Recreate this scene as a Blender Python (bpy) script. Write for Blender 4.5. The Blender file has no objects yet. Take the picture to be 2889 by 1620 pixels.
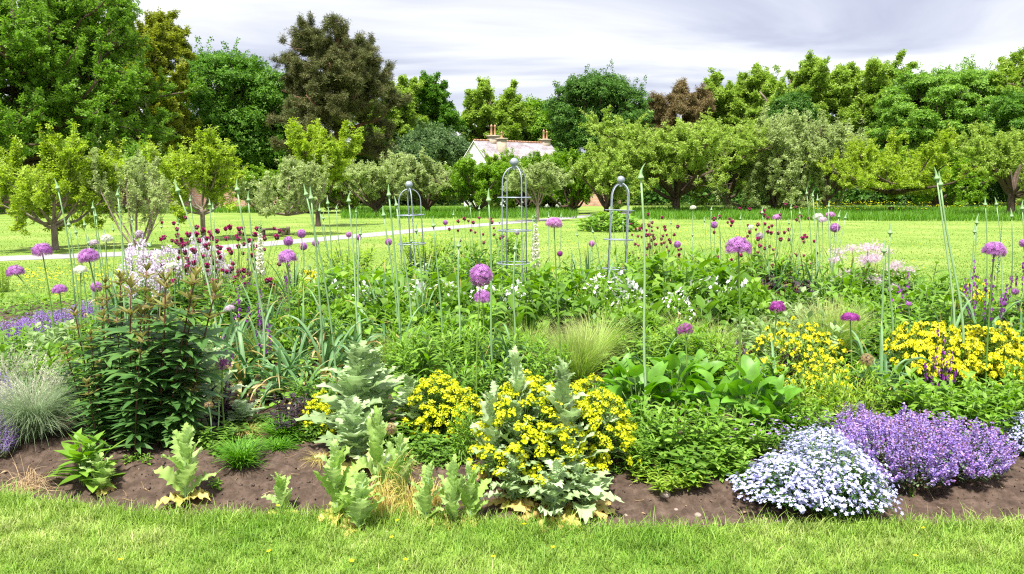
import bpy, math
import numpy as np
from mathutils import Vector

rng = np.random.default_rng(11)
PI = math.pi
TH = math.radians(6.89)          # camera tilt below the horizontal
H = 1.6                          # eye height
FP, CX, CY = 2003.0, 1287.5, 722.0
S = bpy.context.scene
COL = S.collection

# ------------------------------------------------------------------ camera geometry helpers
def ray(x, y):
    dx, dy = (x - CX) / FP, (CY - y) / FP
    return np.array([dx, math.cos(TH) + dy * math.sin(TH), -math.sin(TH) + dy * math.cos(TH)])
def P(x, y, Y):                  # point on the pixel's ray at distance Y
    d = ray(x, y); t = Y / d[1]
    return np.array([d[0] * t, Y, H + d[2] * t])
def G(x, y):                     # ground point under a pixel
    d = ray(x, y); t = -H / d[2]
    return np.array([d[0] * t, d[1] * t, 0.0])
def GY(x, Y):                    # ground point at pixel column x and distance Y
    p = P(x, 600, Y)
    yb = CY - FP * math.tan(TH - math.atan2(H, Y)) if Y > 0 else 0
    p = P(x, yb, Y)
    return np.array([p[0], Y, 0.0])
def WPX(px, Y):                  # width in metres of px pixels at distance Y
    return px * Y / FP

# ------------------------------------------------------------------ noise
def vnoise(x, y, seed=0):
    x = np.asarray(x, float); y = np.asarray(y, float)
    xi = np.floor(x).astype(np.int64); yi = np.floor(y).astype(np.int64)
    xf = x - xi; yf = y - yi
    def h(a, b):
        n = (a * 374761393 + b * 668265263 + seed * 1274126177) & 0x7fffffff
        n = ((n ^ (n >> 13)) * 1274126177) & 0x7fffffff
        return ((n ^ (n >> 16)) & 0xffff) / 65535.0
    u = xf * xf * (3 - 2 * xf); v = yf * yf * (3 - 2 * yf)
    return (h(xi, yi) * (1 - u) + h(xi + 1, yi) * u) * (1 - v) + (h(xi, yi + 1) * (1 - u) + h(xi + 1, yi + 1) * u) * v
def fbm(x, y, o=4, seed=0):
    s = 0; a = .5
    for i in range(o):
        s = s + a * vnoise(x * 2 ** i, y * 2 ** i, seed + i); a *= .5
    return s

# ------------------------------------------------------------------ the flower bed
BC, BA, BB = (0.5, 8.9), 8.2, 5.29
def bed_r(x, y):
    x = np.asarray(x, float); y = np.asarray(y, float)
    a = np.arctan2((y - BC[1]) / BB, (x - BC[0]) / BA)
    w = 1 + .012 * np.sin(9 * a + 1) + .008 * np.sin(23 * a)
    return np.sqrt(((x - BC[0]) / BA) ** 2 + ((y - BC[1]) / BB) ** 2) / w
def soil_z(x, y):
    r = bed_r(x, y)
    m = np.clip((1 - r) / .12, 0, 1)
    return -.02 + .11 * (m * m * (3 - 2 * m)) + .035 * (fbm(np.asarray(x) * 5, np.asarray(y) * 5, 4, 3) - .5) * np.clip((1 - r) * 30, 0, 1)

# ------------------------------------------------------------------ mesh builder
class MB:
    def __init__(s):
        s.V = []; s.F = []; s.M = []; s.R = []; s.T = []; s.n = 0
    def add(s, V, F, mat=0, rnd=.5, tt=.5):
        V = np.asarray(V, float).reshape(-1, 3); F = np.asarray(F, np.int64)
        n = len(V)
        s.V.append(V); s.F.append(F + s.n)
        s.M.append(np.full(len(F), mat) if np.isscalar(mat) else np.asarray(mat))
        s.R.append(np.full(n, rnd) if np.isscalar(rnd) else np.asarray(rnd, float))
        s.T.append(np.full(n, tt) if np.isscalar(tt) else np.asarray(tt, float))
        s.n += n
    def inst(s, T, R, t, mat=0, rnd=None):
        V, F, tt = T; N = len(t)
        if N == 0: return
        VV = np.einsum('nij,vj->nvi', R, V) + t[:, None, :]
        nv = len(V)
        FF = (F[None] + (np.arange(N) * nv)[:, None, None]).reshape(-1, F.shape[1])
        if rnd is None: rnd = rng.random(N)
        m = mat if np.isscalar(mat) else np.tile(mat, N)
        s.add(VV.reshape(-1, 3), FF, m, np.repeat(rnd, nv), np.tile(tt, N))
    def merge(s, o, off=(0, 0, 0), sc=1.0, mat=None):
        for V, F, M, R, T in zip(o.V, o.F, o.M, o.R, o.T):
            pass
    def mesh(s, name, mats, smooth=True):
        me = bpy.data.meshes.new(name)
        V = np.concatenate(s.V).astype(np.float32)
        loops = np.concatenate([f.ravel() for f in s.F]).astype(np.int32)
        tot = np.concatenate([np.full(len(f), f.shape[1]) for f in s.F]).astype(np.int32)
        st = np.concatenate([[0], np.cumsum(tot)[:-1]]).astype(np.int32)
        me.vertices.add(len(V)); me.vertices.foreach_set('co', V.ravel())
        me.loops.add(len(loops)); me.loops.foreach_set('vertex_index', loops)
        me.polygons.add(len(tot)); me.polygons.foreach_set('loop_start', st)
        for m in (mats if isinstance(mats, (list, tuple)) else [mats]): me.materials.append(m)
        me.polygons.foreach_set('material_index', np.concatenate(s.M).astype(np.int32))
        if smooth: me.polygons.foreach_set('use_smooth', np.ones(len(tot), bool))
        for nm, dat in (('rnd', s.R), ('tt', s.T)):
            a = me.attributes.new(nm, 'FLOAT', 'POINT'); a.data.foreach_set('value', np.concatenate(dat).astype(np.float32))
        me.update(calc_edges=True)
        return me

def nrm(v): return v / np.maximum(np.linalg.norm(v, axis=-1, keepdims=True), 1e-9)
def dirs(az, el):
    return np.stack([np.cos(el) * np.cos(az), np.cos(el) * np.sin(az), np.sin(el)], -1)
def frames(d, scale=1.0, up=None, roll=0.0):
    d = nrm(np.asarray(d, float)); N = len(d)
    if up is None: up = np.tile([0.0, 0.0, 1.0], (N, 1))
    up = up + rng.normal(0, .02, (N, 3))
    x = nrm(np.cross(d, up)); z = np.cross(x, d)
    r = np.broadcast_to(roll, (N,))[:, None]
    x2 = x * np.cos(r) + z * np.sin(r); z2 = -x * np.sin(r) + z * np.cos(r)
    sc = np.broadcast_to(scale, (N,))[:, None, None]
    return np.stack([x2, d, z2], -1) * sc
def rframes(N, scale=1.0):
    q = nrm(rng.normal(size=(N, 3)))
    return frames(q, scale, nrm(rng.normal(size=(N, 3))))

def leafT(n=4, w=.3, droop=.5, fold=.25, prof='lance'):
    t = np.linspace(0, 1, n + 1)
    a = -droop * (t[:-1] + .5 / n)
    y = np.concatenate([[0], np.cumsum(np.cos(a))]) / n
    z = np.concatenate([[0], np.cumsum(np.sin(a))]) / n
    p = {'lance': np.sin(PI * t ** .75) ** .9, 'ovate': np.sin(PI * t ** .6) ** .8,
         'obov': np.sin(PI * t ** 1.5) ** .8, 'strap': (1 - t ** 3) * np.minimum(1, .55 + 1.5 * t),
         'heart': np.clip(1 - t, 0, 1) ** .55 * np.minimum(1, .75 + 1.2 * t)}[prof]
    p = np.maximum(p, 0.02)
    V = []
    for i in range(n + 1):
        for u in (-1, 0, 1):
            V.append((u * w * .5 * p[i], y[i], z[i] + fold * w * .5 * p[i] * abs(u)))
    F = []
    for i in range(n):
        for c in (0, 1):
            q = i * 3 + c; F.append((q, q + 1, q + 4, q + 3))
    return np.array(V), np.array(F), np.repeat(t, 3)

def poppyT(n=15, w=.48, droop=.7, seed=0, ripple=.05, amp=1.0):
    r = np.random.default_rng(seed)
    t = np.linspace(0, 1, n + 1)
    a = -droop * t[:-1] ** 1.5 + .15
    y = np.concatenate([[0], np.cumsum(np.cos(a))]) / n
    z = np.concatenate([[0], np.cumsum(np.sin(a))]) / n
    p = np.sin(PI * (.14 + .86 * t)) ** .75
    V = []; us = (-1, -.55, 0, .55, 1)
    ph = r.random() * 6
    for i in range(n + 1):
        for u in us:
            k = 1.0
            if abs(u) == 1: k = 1 + ((.30 if i % 2 else -.26) + r.uniform(-.1, .1)) * amp
            x = u * w * .5 * p[i] * k
            zz = z[i] + .3 * abs(x) + ripple * math.sin(i * 1.9 + ph + (2 if u < 0 else 0)) * abs(u) ** 2
            yy = y[i] + (.03 * abs(u) if i % 2 else 0)
            V.append((x, yy, zz))
    F = []
    for i in range(n):
        for c in range(4):
            q = i * 5 + c; F.append((q, q + 1, q + 6, q + 5))
    return np.array(V), np.array(F), np.repeat(t, 5)

def sprayT(k=4, L=1.0, w=.5, seed=0):
    """a leafy sprig: k diamond leaves fanned about a point"""
    r = np.random.default_rng(seed); V = []; F = []
    for i in range(k):
        az = 2 * PI * i / k + r.uniform(-.5, .5); el = r.uniform(-.3, .7)
        d = np.array([math.cos(az) * math.cos(el), math.sin(az) * math.cos(el), math.sin(el)])
        sd = nrm(np.cross(d, r.normal(size=3) * .5 + np.array([0, 0, 1])))
        o = d * .12 * L; l = L * r.uniform(.7, 1.1); b = len(V)
        up = np.cross(sd, d)
        V += [o, o + d * l * .5 + sd * w * l * .5 + up * .1 * l, o + d * l, o + d * l * .5 - sd * w * l * .5 + up * .1 * l]
        F.append((b, b + 1, b + 2, b + 3))
    V = np.array(V)
    return V, np.array(F), np.full(len(V), .5)

def discT(n=6, cup=.3):
    a = np.linspace(0, 2 * PI, n, endpoint=False)
    V = np.concatenate([np.stack([np.cos(a), np.sin(a), np.full(n, cup)], -1)])
    return V, np.arange(n)[None, :], np.full(n, .5)

def flowerT(k=5, w=.9, cup=.15):
    V = [(0, 0, 0)]; F = []
    for i in range(k):
        a = 2 * PI * i / k; h = PI / k * w
        V += [(.62 * math.cos(a - h), .62 * math.sin(a - h), cup), (math.cos(a), math.sin(a), cup * 1.2), (.62 * math.cos(a + h), .62 * math.sin(a + h), cup)]
        b = 1 + 3 * i; F.append((0, b, b + 1, b + 2))
    V = np.array(V); tt = np.concatenate([[0], np.ones(3 * k)])
    return V, np.array(F), tt

def starT(k=6):
    V = [(0, 0, 0)]; F = []
    for i in range(k):
        a = 2 * PI * i / k; h = .22
        V += [(.45 * math.cos(a - h), .45 * math.sin(a - h), .05), (math.cos(a), math.sin(a), .1), (.45 * math.cos(a + h), .45 * math.sin(a + h), .05)]
        b = 1 + 3 * i; F.append((0, b, b + 1, b + 2))
    V = np.array(V); return V, np.array(F), np.concatenate([[0], np.ones(3 * k)])

def ribbons(mb, Pp, W, side=None, mat=0, rnd=None, fold=0.0):
    Pp = np.asarray(Pp, float); N, K, _ = Pp.shape
    if N == 0: return
    W = np.broadcast_to(W, (N, K))
    if side is None:
        d = Pp[:, -1] - Pp[:, 0]; side = nrm(np.cross(d, [0, 0, 1.0]) + rng.normal(0, .15, (N, 3)) * np.linalg.norm(d, axis=1, keepdims=True))
    sd = side[:, None, :] * W[:, :, None] * .5
    tt = np.tile(np.linspace(0, 1, K), (N, 1))
    if rnd is None: rnd = rng.random(N)
    if fold:
        t = np.gradient(Pp, axis=1); up = nrm(np.cross(sd, t))
        off = up * W[:, :, None] * .5 * fold
        V = np.stack([Pp - sd + off, Pp, Pp + sd + off], 2); c = 3
    else:
        V = np.stack([Pp - sd, Pp + sd], 2); c = 2
    base = (np.arange(N) * K * c)[:, None, None]; i = (np.arange(K - 1) * c)[None, :, None]; j = np.arange(c - 1)[None, None, :]
    q = base + i + j
    F = np.stack([q, q + 1, q + 1 + c, q + c], -1).reshape(-1, 4)
    mb.add(V.reshape(-1, 3), F, mat, np.repeat(rnd, K * c), np.repeat(tt.ravel(), c))

def tubes(mb, Pp, R, sides=5, mat=0, rnd=None):
    Pp = np.asarray(Pp, float); N, K, _ = Pp.shape
    if N == 0: return
    R = np.broadcast_to(R, (N, K))
    t = nrm(np.gradient(Pp, axis=1))
    mean = nrm(t.mean(1)); ref = np.where(np.abs(mean[:, 2:3]) > .8, np.array([[1.0, 0, 0]]), np.array([[0, 0, 1.0]]))
    x = nrm(np.cross(t, ref[:, None, :])); y = np.cross(t, x)
    a = np.linspace(0, 2 * PI, sides, endpoint=False)
    V = Pp[:, :, None, :] + R[:, :, None, None] * (x[:, :, None, :] * np.cos(a)[None, None, :, None] + y[:, :, None, :] * np.sin(a)[None, None, :, None])
    base = (np.arange(N) * K * sides)[:, None, None]; i = (np.arange(K - 1) * sides)[None, :, None]; j = np.arange(sides)[None, None, :]
    jn = (j + 1) % sides
    F = np.stack([base + i + j, base + i + jn, base + i + jn + sides, base + i + j + sides], -1).reshape(-1, 4)
    if rnd is None: rnd = rng.random(N)
    tt = np.repeat(np.tile(np.linspace(0, 1, K), (N, 1)).ravel(), sides)
    mb.add(V.reshape(-1, 3), F, mat, np.repeat(rnd, K * sides), tt)
    caps = (np.arange(N) * K * sides)[:, None] + (K - 1) * sides + np.arange(sides)[None, :]
    n0 = mb.n - N * K * sides
    mb.F.append(caps + n0); mb.M.append(np.full(N, mat))

def lathe(mb, prof, at=(0, 0, 0), axis=(0, 0, 1), sides=8, mat=0, rnd=.5):
    prof = np.asarray(prof, float); K = len(prof)
    ax = nrm(np.array(axis, float)); ref = np.array([1.0, 0, 0]) if abs(ax[2]) > .8 else np.array([0, 0, 1.0])
    x = nrm(np.cross(ax, ref)); y = np.cross(ax, x)
    a = np.linspace(0, 2 * PI, sides, endpoint=False)
    V = np.array(at)[None, None, :] + prof[:, None, 1:2] * ax + prof[:, None, 0:1] * (np.cos(a)[None, :, None] * x + np.sin(a)[None, :, None] * y)
    F = [(i * sides + j, i * sides + (j + 1) % sides, (i + 1) * sides + (j + 1) % sides, (i + 1) * sides + j) for i in range(K - 1) for j in range(sides)]
    mb.add(V.reshape(-1, 3), F, mat, rnd, np.repeat(np.linspace(0, 1, K), sides))

def arcs(N, K, base, az, el0, el1, L):
    s = np.linspace(0, 1, K)[:-1] + .5 / (K - 1)
    el0, el1, az, L = [np.broadcast_to(v, (N,)).astype(float) for v in (el0, el1, az, L)]
    el = el0[:, None] + (el1 - el0)[:, None] * s[None, :]
    d = dirs(np.repeat(az[:, None], K - 1, 1), el) * (L / (K - 1))[:, None, None]
    p = np.concatenate([np.zeros((N, 1, 3)), np.cumsum(d, 1)], 1)
    return p + np.broadcast_to(np.asarray(base, float), (N, 3))[:, None, :]

def box(mb, c, s, rot=0.0, mat=0):
    x, y, z = np.array(s) / 2
    V = np.array([(-x, -y, -z), (x, -y, -z), (x, y, -z), (-x, y, -z), (-x, -y, z), (x, -y, z), (x, y, z), (-x, y, z)])
    R = np.array([[math.cos(rot), -math.sin(rot), 0], [math.sin(rot), math.cos(rot), 0], [0, 0, 1]])
    mb.add(V @ R.T + np.array(c), [(0, 3, 2, 1), (4, 5, 6, 7), (0, 1, 5, 4), (1, 2, 6, 5), (2, 3, 7, 6), (3, 0, 4, 7)], mat)

# ------------------------------------------------------------------ objects
def put(name, me=None, parent=None, label=None, cat=None, group=None, kind=None, loc=None, rot=None, sc=None):
    o = bpy.data.objects.new(name, me); COL.objects.link(o)
    if parent is not None: o.parent = parent
    if label: o['label'] = label
    if cat: o['category'] = cat
    if group: o['group'] = group
    if kind: o['kind'] = kind
    if loc is not None: o.location = [float(v) for v in loc]
    if rot is not None: o.rotation_euler = [float(v) for v in rot] if np.ndim(rot) else (0, 0, float(rot))
    if sc is not None: o.scale = [float(v) for v in sc] if np.ndim(sc) else (float(sc),) * 3
    return o

# ------------------------------------------------------------------ materials
def mat_new(name):
    m = bpy.data.materials.new(name); m.use_nodes = True
    nt = m.node_tree; nt.nodes.clear()
    return m, nt, nt.nodes, nt.links
def ramp(nt, stops):
    r = nt.nodes.new('ShaderNodeValToRGB'); e = r.color_ramp.elements
    while len(e) < len(stops): e.new(.5)
    for i, (p, c) in enumerate(stops): e[i].position = p; e[i].color = (*c, 1)
    return r
def leafmat(name, cols, tr=.35, rough=.45, spec=.35, tip=None, base=None, var=.25):
    """leaf or petal: colour varies from leaf to leaf, optional tip / base colour along the blade, thin translucency"""
    m, nt, N, L = mat_new(name)
    out = N.new('ShaderNodeOutputMaterial'); at = N.new('ShaderNodeAttribute'); at.attribute_name = 'rnd'
    n = len(cols)
    r = ramp(nt, [(i / max(1, n - 1), c) for i, c in enumerate(cols)]); L.new(at.outputs['Fac'], r.inputs['Fac'])
    col = r.outputs['Color']
    for which, spec_ in (('tip', tip), ('base', base)):
        if spec_ is None: continue
        c, p0, p1 = spec_
        a2 = N.new('ShaderNodeAttribute'); a2.attribute_name = 'tt'
        mr = N.new('ShaderNodeMapRange'); mr.inputs['From Min'].default_value = p0; mr.inputs['From Max'].default_value = p1
        L.new(a2.outputs['Fac'], mr.inputs['Value'])
        mx = N.new('ShaderNodeMix'); mx.data_type = 'RGBA'
        L.new(mr.outputs['Result'], mx.inputs['Factor']); L.new(col, mx.inputs['A']); mx.inputs['B'].default_value = (*c, 1)
        col = mx.outputs['Result']
    nz = N.new('ShaderNodeTexNoise'); nz.inputs['Scale'].default_value = 9; nz.inputs['Detail'].default_value = 3
    tc = N.new('ShaderNodeTexCoord'); L.new(tc.outputs['Object'], nz.inputs['Vector'])
    hs = N.new('ShaderNodeHueSaturation'); L.new(col, hs.inputs['Color'])
    mr = N.new('ShaderNodeMapRange'); mr.inputs['From Min'].default_value = .3; mr.inputs['From Max'].default_value = .7
    mr.inputs['To Min'].default_value = 1 - var; mr.inputs['To Max'].default_value = 1 + var
    L.new(nz.outputs['Fac'], mr.inputs['Value']); L.new(mr.outputs['Result'], hs.inputs['Value'])
    col = hs.outputs['Color']
    p = N.new('ShaderNodeBsdfPrincipled'); L.new(col, p.inputs['Base Color']); p.inputs['Roughness'].default_value = rough
    p.inputs['Specular IOR Level'].default_value = spec
    if tr > 0:
        t = N.new('ShaderNodeBsdfTranslucent'); h2 = N.new('ShaderNodeHueSaturation'); h2.inputs['Saturation'].default_value = 1.1
        h2.inputs['Value'].default_value = 1.1; L.new(col, h2.inputs['Color']); L.new(h2.outputs['Color'], t.inputs['Color'])
        mx = N.new('ShaderNodeMixShader'); mx.inputs['Fac'].default_value = tr
        L.new(p.outputs['BSDF'], mx.inputs[1]); L.new(t.outputs['BSDF'], mx.inputs[2]); L.new(mx.outputs['Shader'], out.inputs['Surface'])
    else: L.new(p.outputs['BSDF'], out.inputs['Surface'])
    return m
def noisemat(name, stops, scale=4, detail=8, rough=.85, bump=.0, bscale=None, coord='Object', stretch=(1, 1, 1), metal=0.0, spec=.3):
    m, nt, N, L = mat_new(name)
    out = N.new('ShaderNodeOutputMaterial'); p = N.new('ShaderNodeBsdfPrincipled'); L.new(p.outputs['BSDF'], out.inputs['Surface'])
    tc = N.new('ShaderNodeTexCoord'); mp = N.new('ShaderNodeMapping'); mp.inputs['Scale'].default_value = stretch
    L.new(tc.outputs[coord], mp.inputs['Vector'])
    nz = N.new('ShaderNodeTexNoise'); nz.inputs['Scale'].default_value = scale; nz.inputs['Detail'].default_value = detail; nz.inputs['Roughness'].default_value = .65
    L.new(mp.outputs['Vector'], nz.inputs['Vector'])
    r = ramp(nt, stops); L.new(nz.outputs['Fac'], r.inputs['Fac']); L.new(r.outputs['Color'], p.inputs['Base Color'])
    p.inputs['Roughness'].default_value = rough; p.inputs['Metallic'].default_value = metal; p.inputs['Specular IOR Level'].default_value = spec
    if bump:
        n2 = N.new('ShaderNodeTexNoise'); n2.inputs['Scale'].default_value = bscale or scale * 4; n2.inputs['Detail'].default_value = 8
        L.new(mp.outputs['Vector'], n2.inputs['Vector'])
        b = N.new('ShaderNodeBump'); b.inputs['Strength'].default_value = bump; b.inputs['Distance'].default_value = .02
        L.new(n2.outputs['Fac'], b.inputs['Height']); L.new(b.outputs['Normal'], p.inputs['Normal'])
    return m

M = {}
def LM(key, *cols, **k): M[key] = leafmat(key, cols, **k)
# broad foliage colours
LM('leaf_mid', (.085, .19, .02), (.13, .26, .028), (.19, .34, .05), tr=.42, spec=.25)
LM('leaf_fresh', (.13, .27, .025), (.19, .36, .035), (.28, .45, .07), tr=.42, spec=.25)
LM('leaf_lime', (.2, .35, .025), (.28, .43, .04), (.38, .5, .08), tr=.45, spec=.2)
LM('leaf_dark', (.04, .11, .018), (.06, .15, .025), (.09, .2, .04), tr=.3, spec=.25)
LM('leaf_whorl', (.06, .15, .035), (.09, .2, .045), (.135, .26, .065), tr=.3, spec=.3)
LM('leaf_bronze', (.2, .17, .055), (.25, .23, .07), (.27, .3, .085), tr=.35, spec=.2)
LM('leaf_purple', (.018, .012, .016), (.03, .018, .022), (.045, .025, .03), tr=.1)
LM('leaf_poppy', (.29, .41, .17), (.39, .52, .25), (.52, .64, .38), tr=.33, rough=.6, spec=.3)
LM('leaf_poppy_pale', (.33, .5, .11), (.42, .58, .18), (.52, .65, .29), tr=.42, rough=.6, spec=.25)
LM('leaf_yellow', (.5, .48, .1), (.65, .55, .18), (.65, .45, .18), tr=.4)
LM('leaf_broad', (.09, .24, .02), (.13, .31, .026), (.18, .38, .045), tr=.38, spec=.4, rough=.45)
LM('leaf_sage', (.2, .31, .1), (.27, .39, .15), (.36, .47, .22), tr=.38, rough=.6, spec=.2)
LM('leaf_grey', (.09, .15, .06), (.13, .2, .09), (.2, .27, .14), tr=.28, spec=.2)
LM('leaf_strap', (.06, .16, .04), (.1, .22, .07), (.18, .32, .13), tr=.3, spec=.35, tip=((.62, .38, .12), .8, 1.0))
LM('leaf_strap_dry', (.2, .28, .08), (.48, .4, .12), (.66, .5, .25), tr=.35, tip=((.7, .5, .26), .55, .9))
LM('grass_stipa', (.26, .44, .05), (.36, .54, .09), (.46, .58, .16), tr=.45, tip=((.52, .52, .22), .7, 1.0))
LM('grass_blue', (.2, .3, .14), (.28, .38, .2), (.38, .46, .28), tr=.35, spec=.2)
LM('grass_plume', (.5, .5, .36), (.6, .6, .45), (.7, .68, .55), tr=.4)
LM('grass_dry', (.4, .28, .14), (.5, .36, .2), (.6, .46, .28), tr=.3)
LM('grass_tuft', (.08, .24, .015), (.12, .3, .022), (.18, .38, .04), tr=.42, spec=.25)
LM('lawn_blade', (.14, .28, .032), (.22, .37, .05), (.33, .45, .09), (.5, .53, .22), tr=.38, spec=.2)
LM('lawn_far', (.145, .25, .034), (.185, .295, .045), (.24, .335, .068), tr=.35, spec=.1)
LM('grass_long_shaded', (.07, .19, .014), (.11, .25, .02), (.17, .32, .04), tr=.4, spec=.2)  # kept darker: the shade of the orchard trees is in this green
# stems
LM('stem_green', (.1, .2, .03), (.16, .26, .05), tr=0)
LM('stem_pale', (.17, .29, .12), (.22, .35, .16), (.28, .4, .21), tr=0, rough=.45, var=.1, spec=.25)
LM('stem_dark', (.06, .1, .03), (.1, .13, .04), tr=0)
LM('stem_red', (.09, .035, .02), (.12, .05, .025), tr=0)
# flowers
LM('allium', (.36, .1, .4), (.48, .17, .52), (.6, .3, .64), tr=.25, var=.12)
LM('allium_pink', (.5, .17, .46), (.6, .26, .56), (.68, .4, .66), tr=.25, var=.12)
LM('allium_dark', (.22, .02, .19), (.34, .035, .3), (.42, .08, .4), tr=.2, var=.12)
LM('allium_white', (.65, .68, .5), (.75, .77, .62), (.8, .8, .7), tr=.25, var=.08)
LM('allium_pale', (.5, .38, .46), (.6, .48, .56), (.66, .56, .62), tr=.25, var=.08)
LM('allium_core', (.1, .09, .06), (.16, .07, .14), tr=0)
LM('allium_seed', (.3, .3, .08), (.42, .3, .12), (.4, .22, .12), tr=.2)
LM('maroon', (.26, .008, .085), (.38, .016, .14), (.48, .03, .2), tr=.2, var=.1)
LM('maroon_calyx', (.05, .02, .025), (.09, .035, .03), tr=0)
LM('euphorbia', (.56, .6, .006), (.66, .7, .01), (.78, .78, .03), tr=.38, var=.12)
LM('gold', (.64, .6, .008), (.72, .7, .012), (.82, .78, .05), tr=.35, var=.1)
LM('catmint', (.3, .2, .62), (.42, .3, .74), (.55, .43, .82), (.4, .15, .45), tr=.35, var=.12)
LM('lilac', (.62, .5, .66), (.74, .62, .76), (.8, .74, .82), tr=.3, var=.08)
LM('phlox', (.42, .41, .7), (.52, .53, .78), (.63, .64, .83), tr=.3, var=.08, base=((.2, .12, .5), .22, .0))
LM('white', (.78, .78, .76), (.84, .84, .82), tr=.3, var=.05)
LM('cream', (.72, .72, .5), (.8, .8, .62), (.84, .84, .74), tr=.3, var=.05)
LM('violet', (.12, .01, .18), (.2, .025, .28), (.3, .06, .36), tr=.2, var=.1)
LM('fluff_pink', (.6, .4, .52), (.72, .54, .64), (.8, .7, .76), tr=.3, var=.08)
LM('orange', (.5, .2, .04), (.45, .14, .03), tr=.3)
# trees
LM('oak', (.11, .23, .028), (.17, .32, .04), (.27, .42, .07), tr=.42, spec=.12)
LM('olive', (.19, .24, .028), (.27, .32, .04), (.38, .4, .065), tr=.4, spec=.12)
LM('beech', (.075, .18, .022), (.11, .245, .03), (.17, .32, .05), tr=.38, spec=.12)
LM('pine', (.09, .12, .04), (.14, .155, .055), (.21, .18, .08), tr=.15, spec=.1)
LM('pine_rust', (.15, .12, .05), (.2, .155, .065), (.27, .2, .09), tr=.15, spec=.1)
LM('lime_tree', (.2, .33, .045), (.29, .43, .065), (.42, .53, .12), tr=.42, spec=.12)
LM('chestnut', (.14, .29, .035), (.2, .37, .05), (.29, .46, .085), tr=.4, spec=.12)
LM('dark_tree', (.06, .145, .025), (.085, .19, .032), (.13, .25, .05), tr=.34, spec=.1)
LM('grey_tree', (.08, .15, .05), (.11, .19, .065), (.16, .25, .09), tr=.32, spec=.12)
LM('apple_gold', (.24, .38, .03), (.34, .47, .05), (.46, .55, .09), tr=.45, spec=.18)
LM('apple_sage', (.3, .4, .12), (.39, .48, .18), (.49, .56, .26), tr=.42, spec=.18)
LM('apple_green', (.24, .38, .05), (.33, .46, .08), (.44, .54, .15), tr=.42, spec=.18)
LM('apple_dark', (.13, .27, .02), (.19, .35, .03), (.28, .43, .06), tr=.4, spec=.15)
M['bark'] = noisemat('bark', [(.3, (.045, .03, .02)), (.55, (.1, .07, .05)), (.75, (.17, .13, .1))], 9, 8, .9, .6, 30, stretch=(1, 1, .3))
M['bark_pale'] = noisemat('bark_pale', [(.3, (.12, .09, .07)), (.55, (.24, .19, .15)), (.75, (.36, .31, .26))], 12, 8, .9, .5, 40, stretch=(1, 1, .4))
M['bark_pine'] = noisemat('bark_pine', [(.3, (.08, .04, .025)), (.6, (.2, .1, .065)), (.8, (.28, .16, .11))], 5, 8, .9, .5, 20, stretch=(1, 1, .4))
M['soil'] = noisemat('soil', [(.28, (.03, .019, .012)), (.5, (.075, .049, .034)), (.75, (.15, .105, .078))], 14, 12, .95, .8, 60)
M['clod'] = noisemat('clod', [(.3, (.06, .04, .028)), (.7, (.13, .092, .07))], 40, 6, .95, .4, 90)
M['stone'] = noisemat('stone', [(.3, (.22, .16, .13)), (.7, (.34, .27, .23))], 30, 6, .9, .2, 90)
M['path'] = noisemat('path', [(.3, (.24, .225, .22)), (.55, (.3, .285, .28)), (.75, (.37, .355, .345))], 3, 12, .95, .3, 80)
M['steel'] = noisemat('steel', [(.3, (.2, .235, .28)), (.55, (.29, .33, .38)), (.75, (.38, .42, .47))], 25, 8, .5, .15, 80, metal=.35, spec=.5)
M['render_white'] = noisemat('render_white', [(.3, (.78, .78, .77)), (.7, (.86, .86, .85))], 3, 6, .9)
M['chimney_stone'] = noisemat('chimney_stone', [(.3, (.3, .24, .16)), (.5, (.4, .34, .25)), (.7, (.5, .44, .35))], 7, 8, .9, .4, 12)
M['terracotta'] = noisemat('terracotta', [(.3, (.4, .2, .11)), (.7, (.5, .29, .18))], 9, 5, .8)
M['wood'] = noisemat('wood', [(.3, (.14, .1, .07)), (.5, (.25, .19, .14)), (.7, (.36, .29, .22))], 10, 8, .85, .3, 40, stretch=(.2, 2, 2))
M['glass_dark'] = noisemat('glass_dark', [(.3, (.02, .025, .03)), (.7, (.04, .05, .055))], 3, 3, .1, spec=.6)

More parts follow.
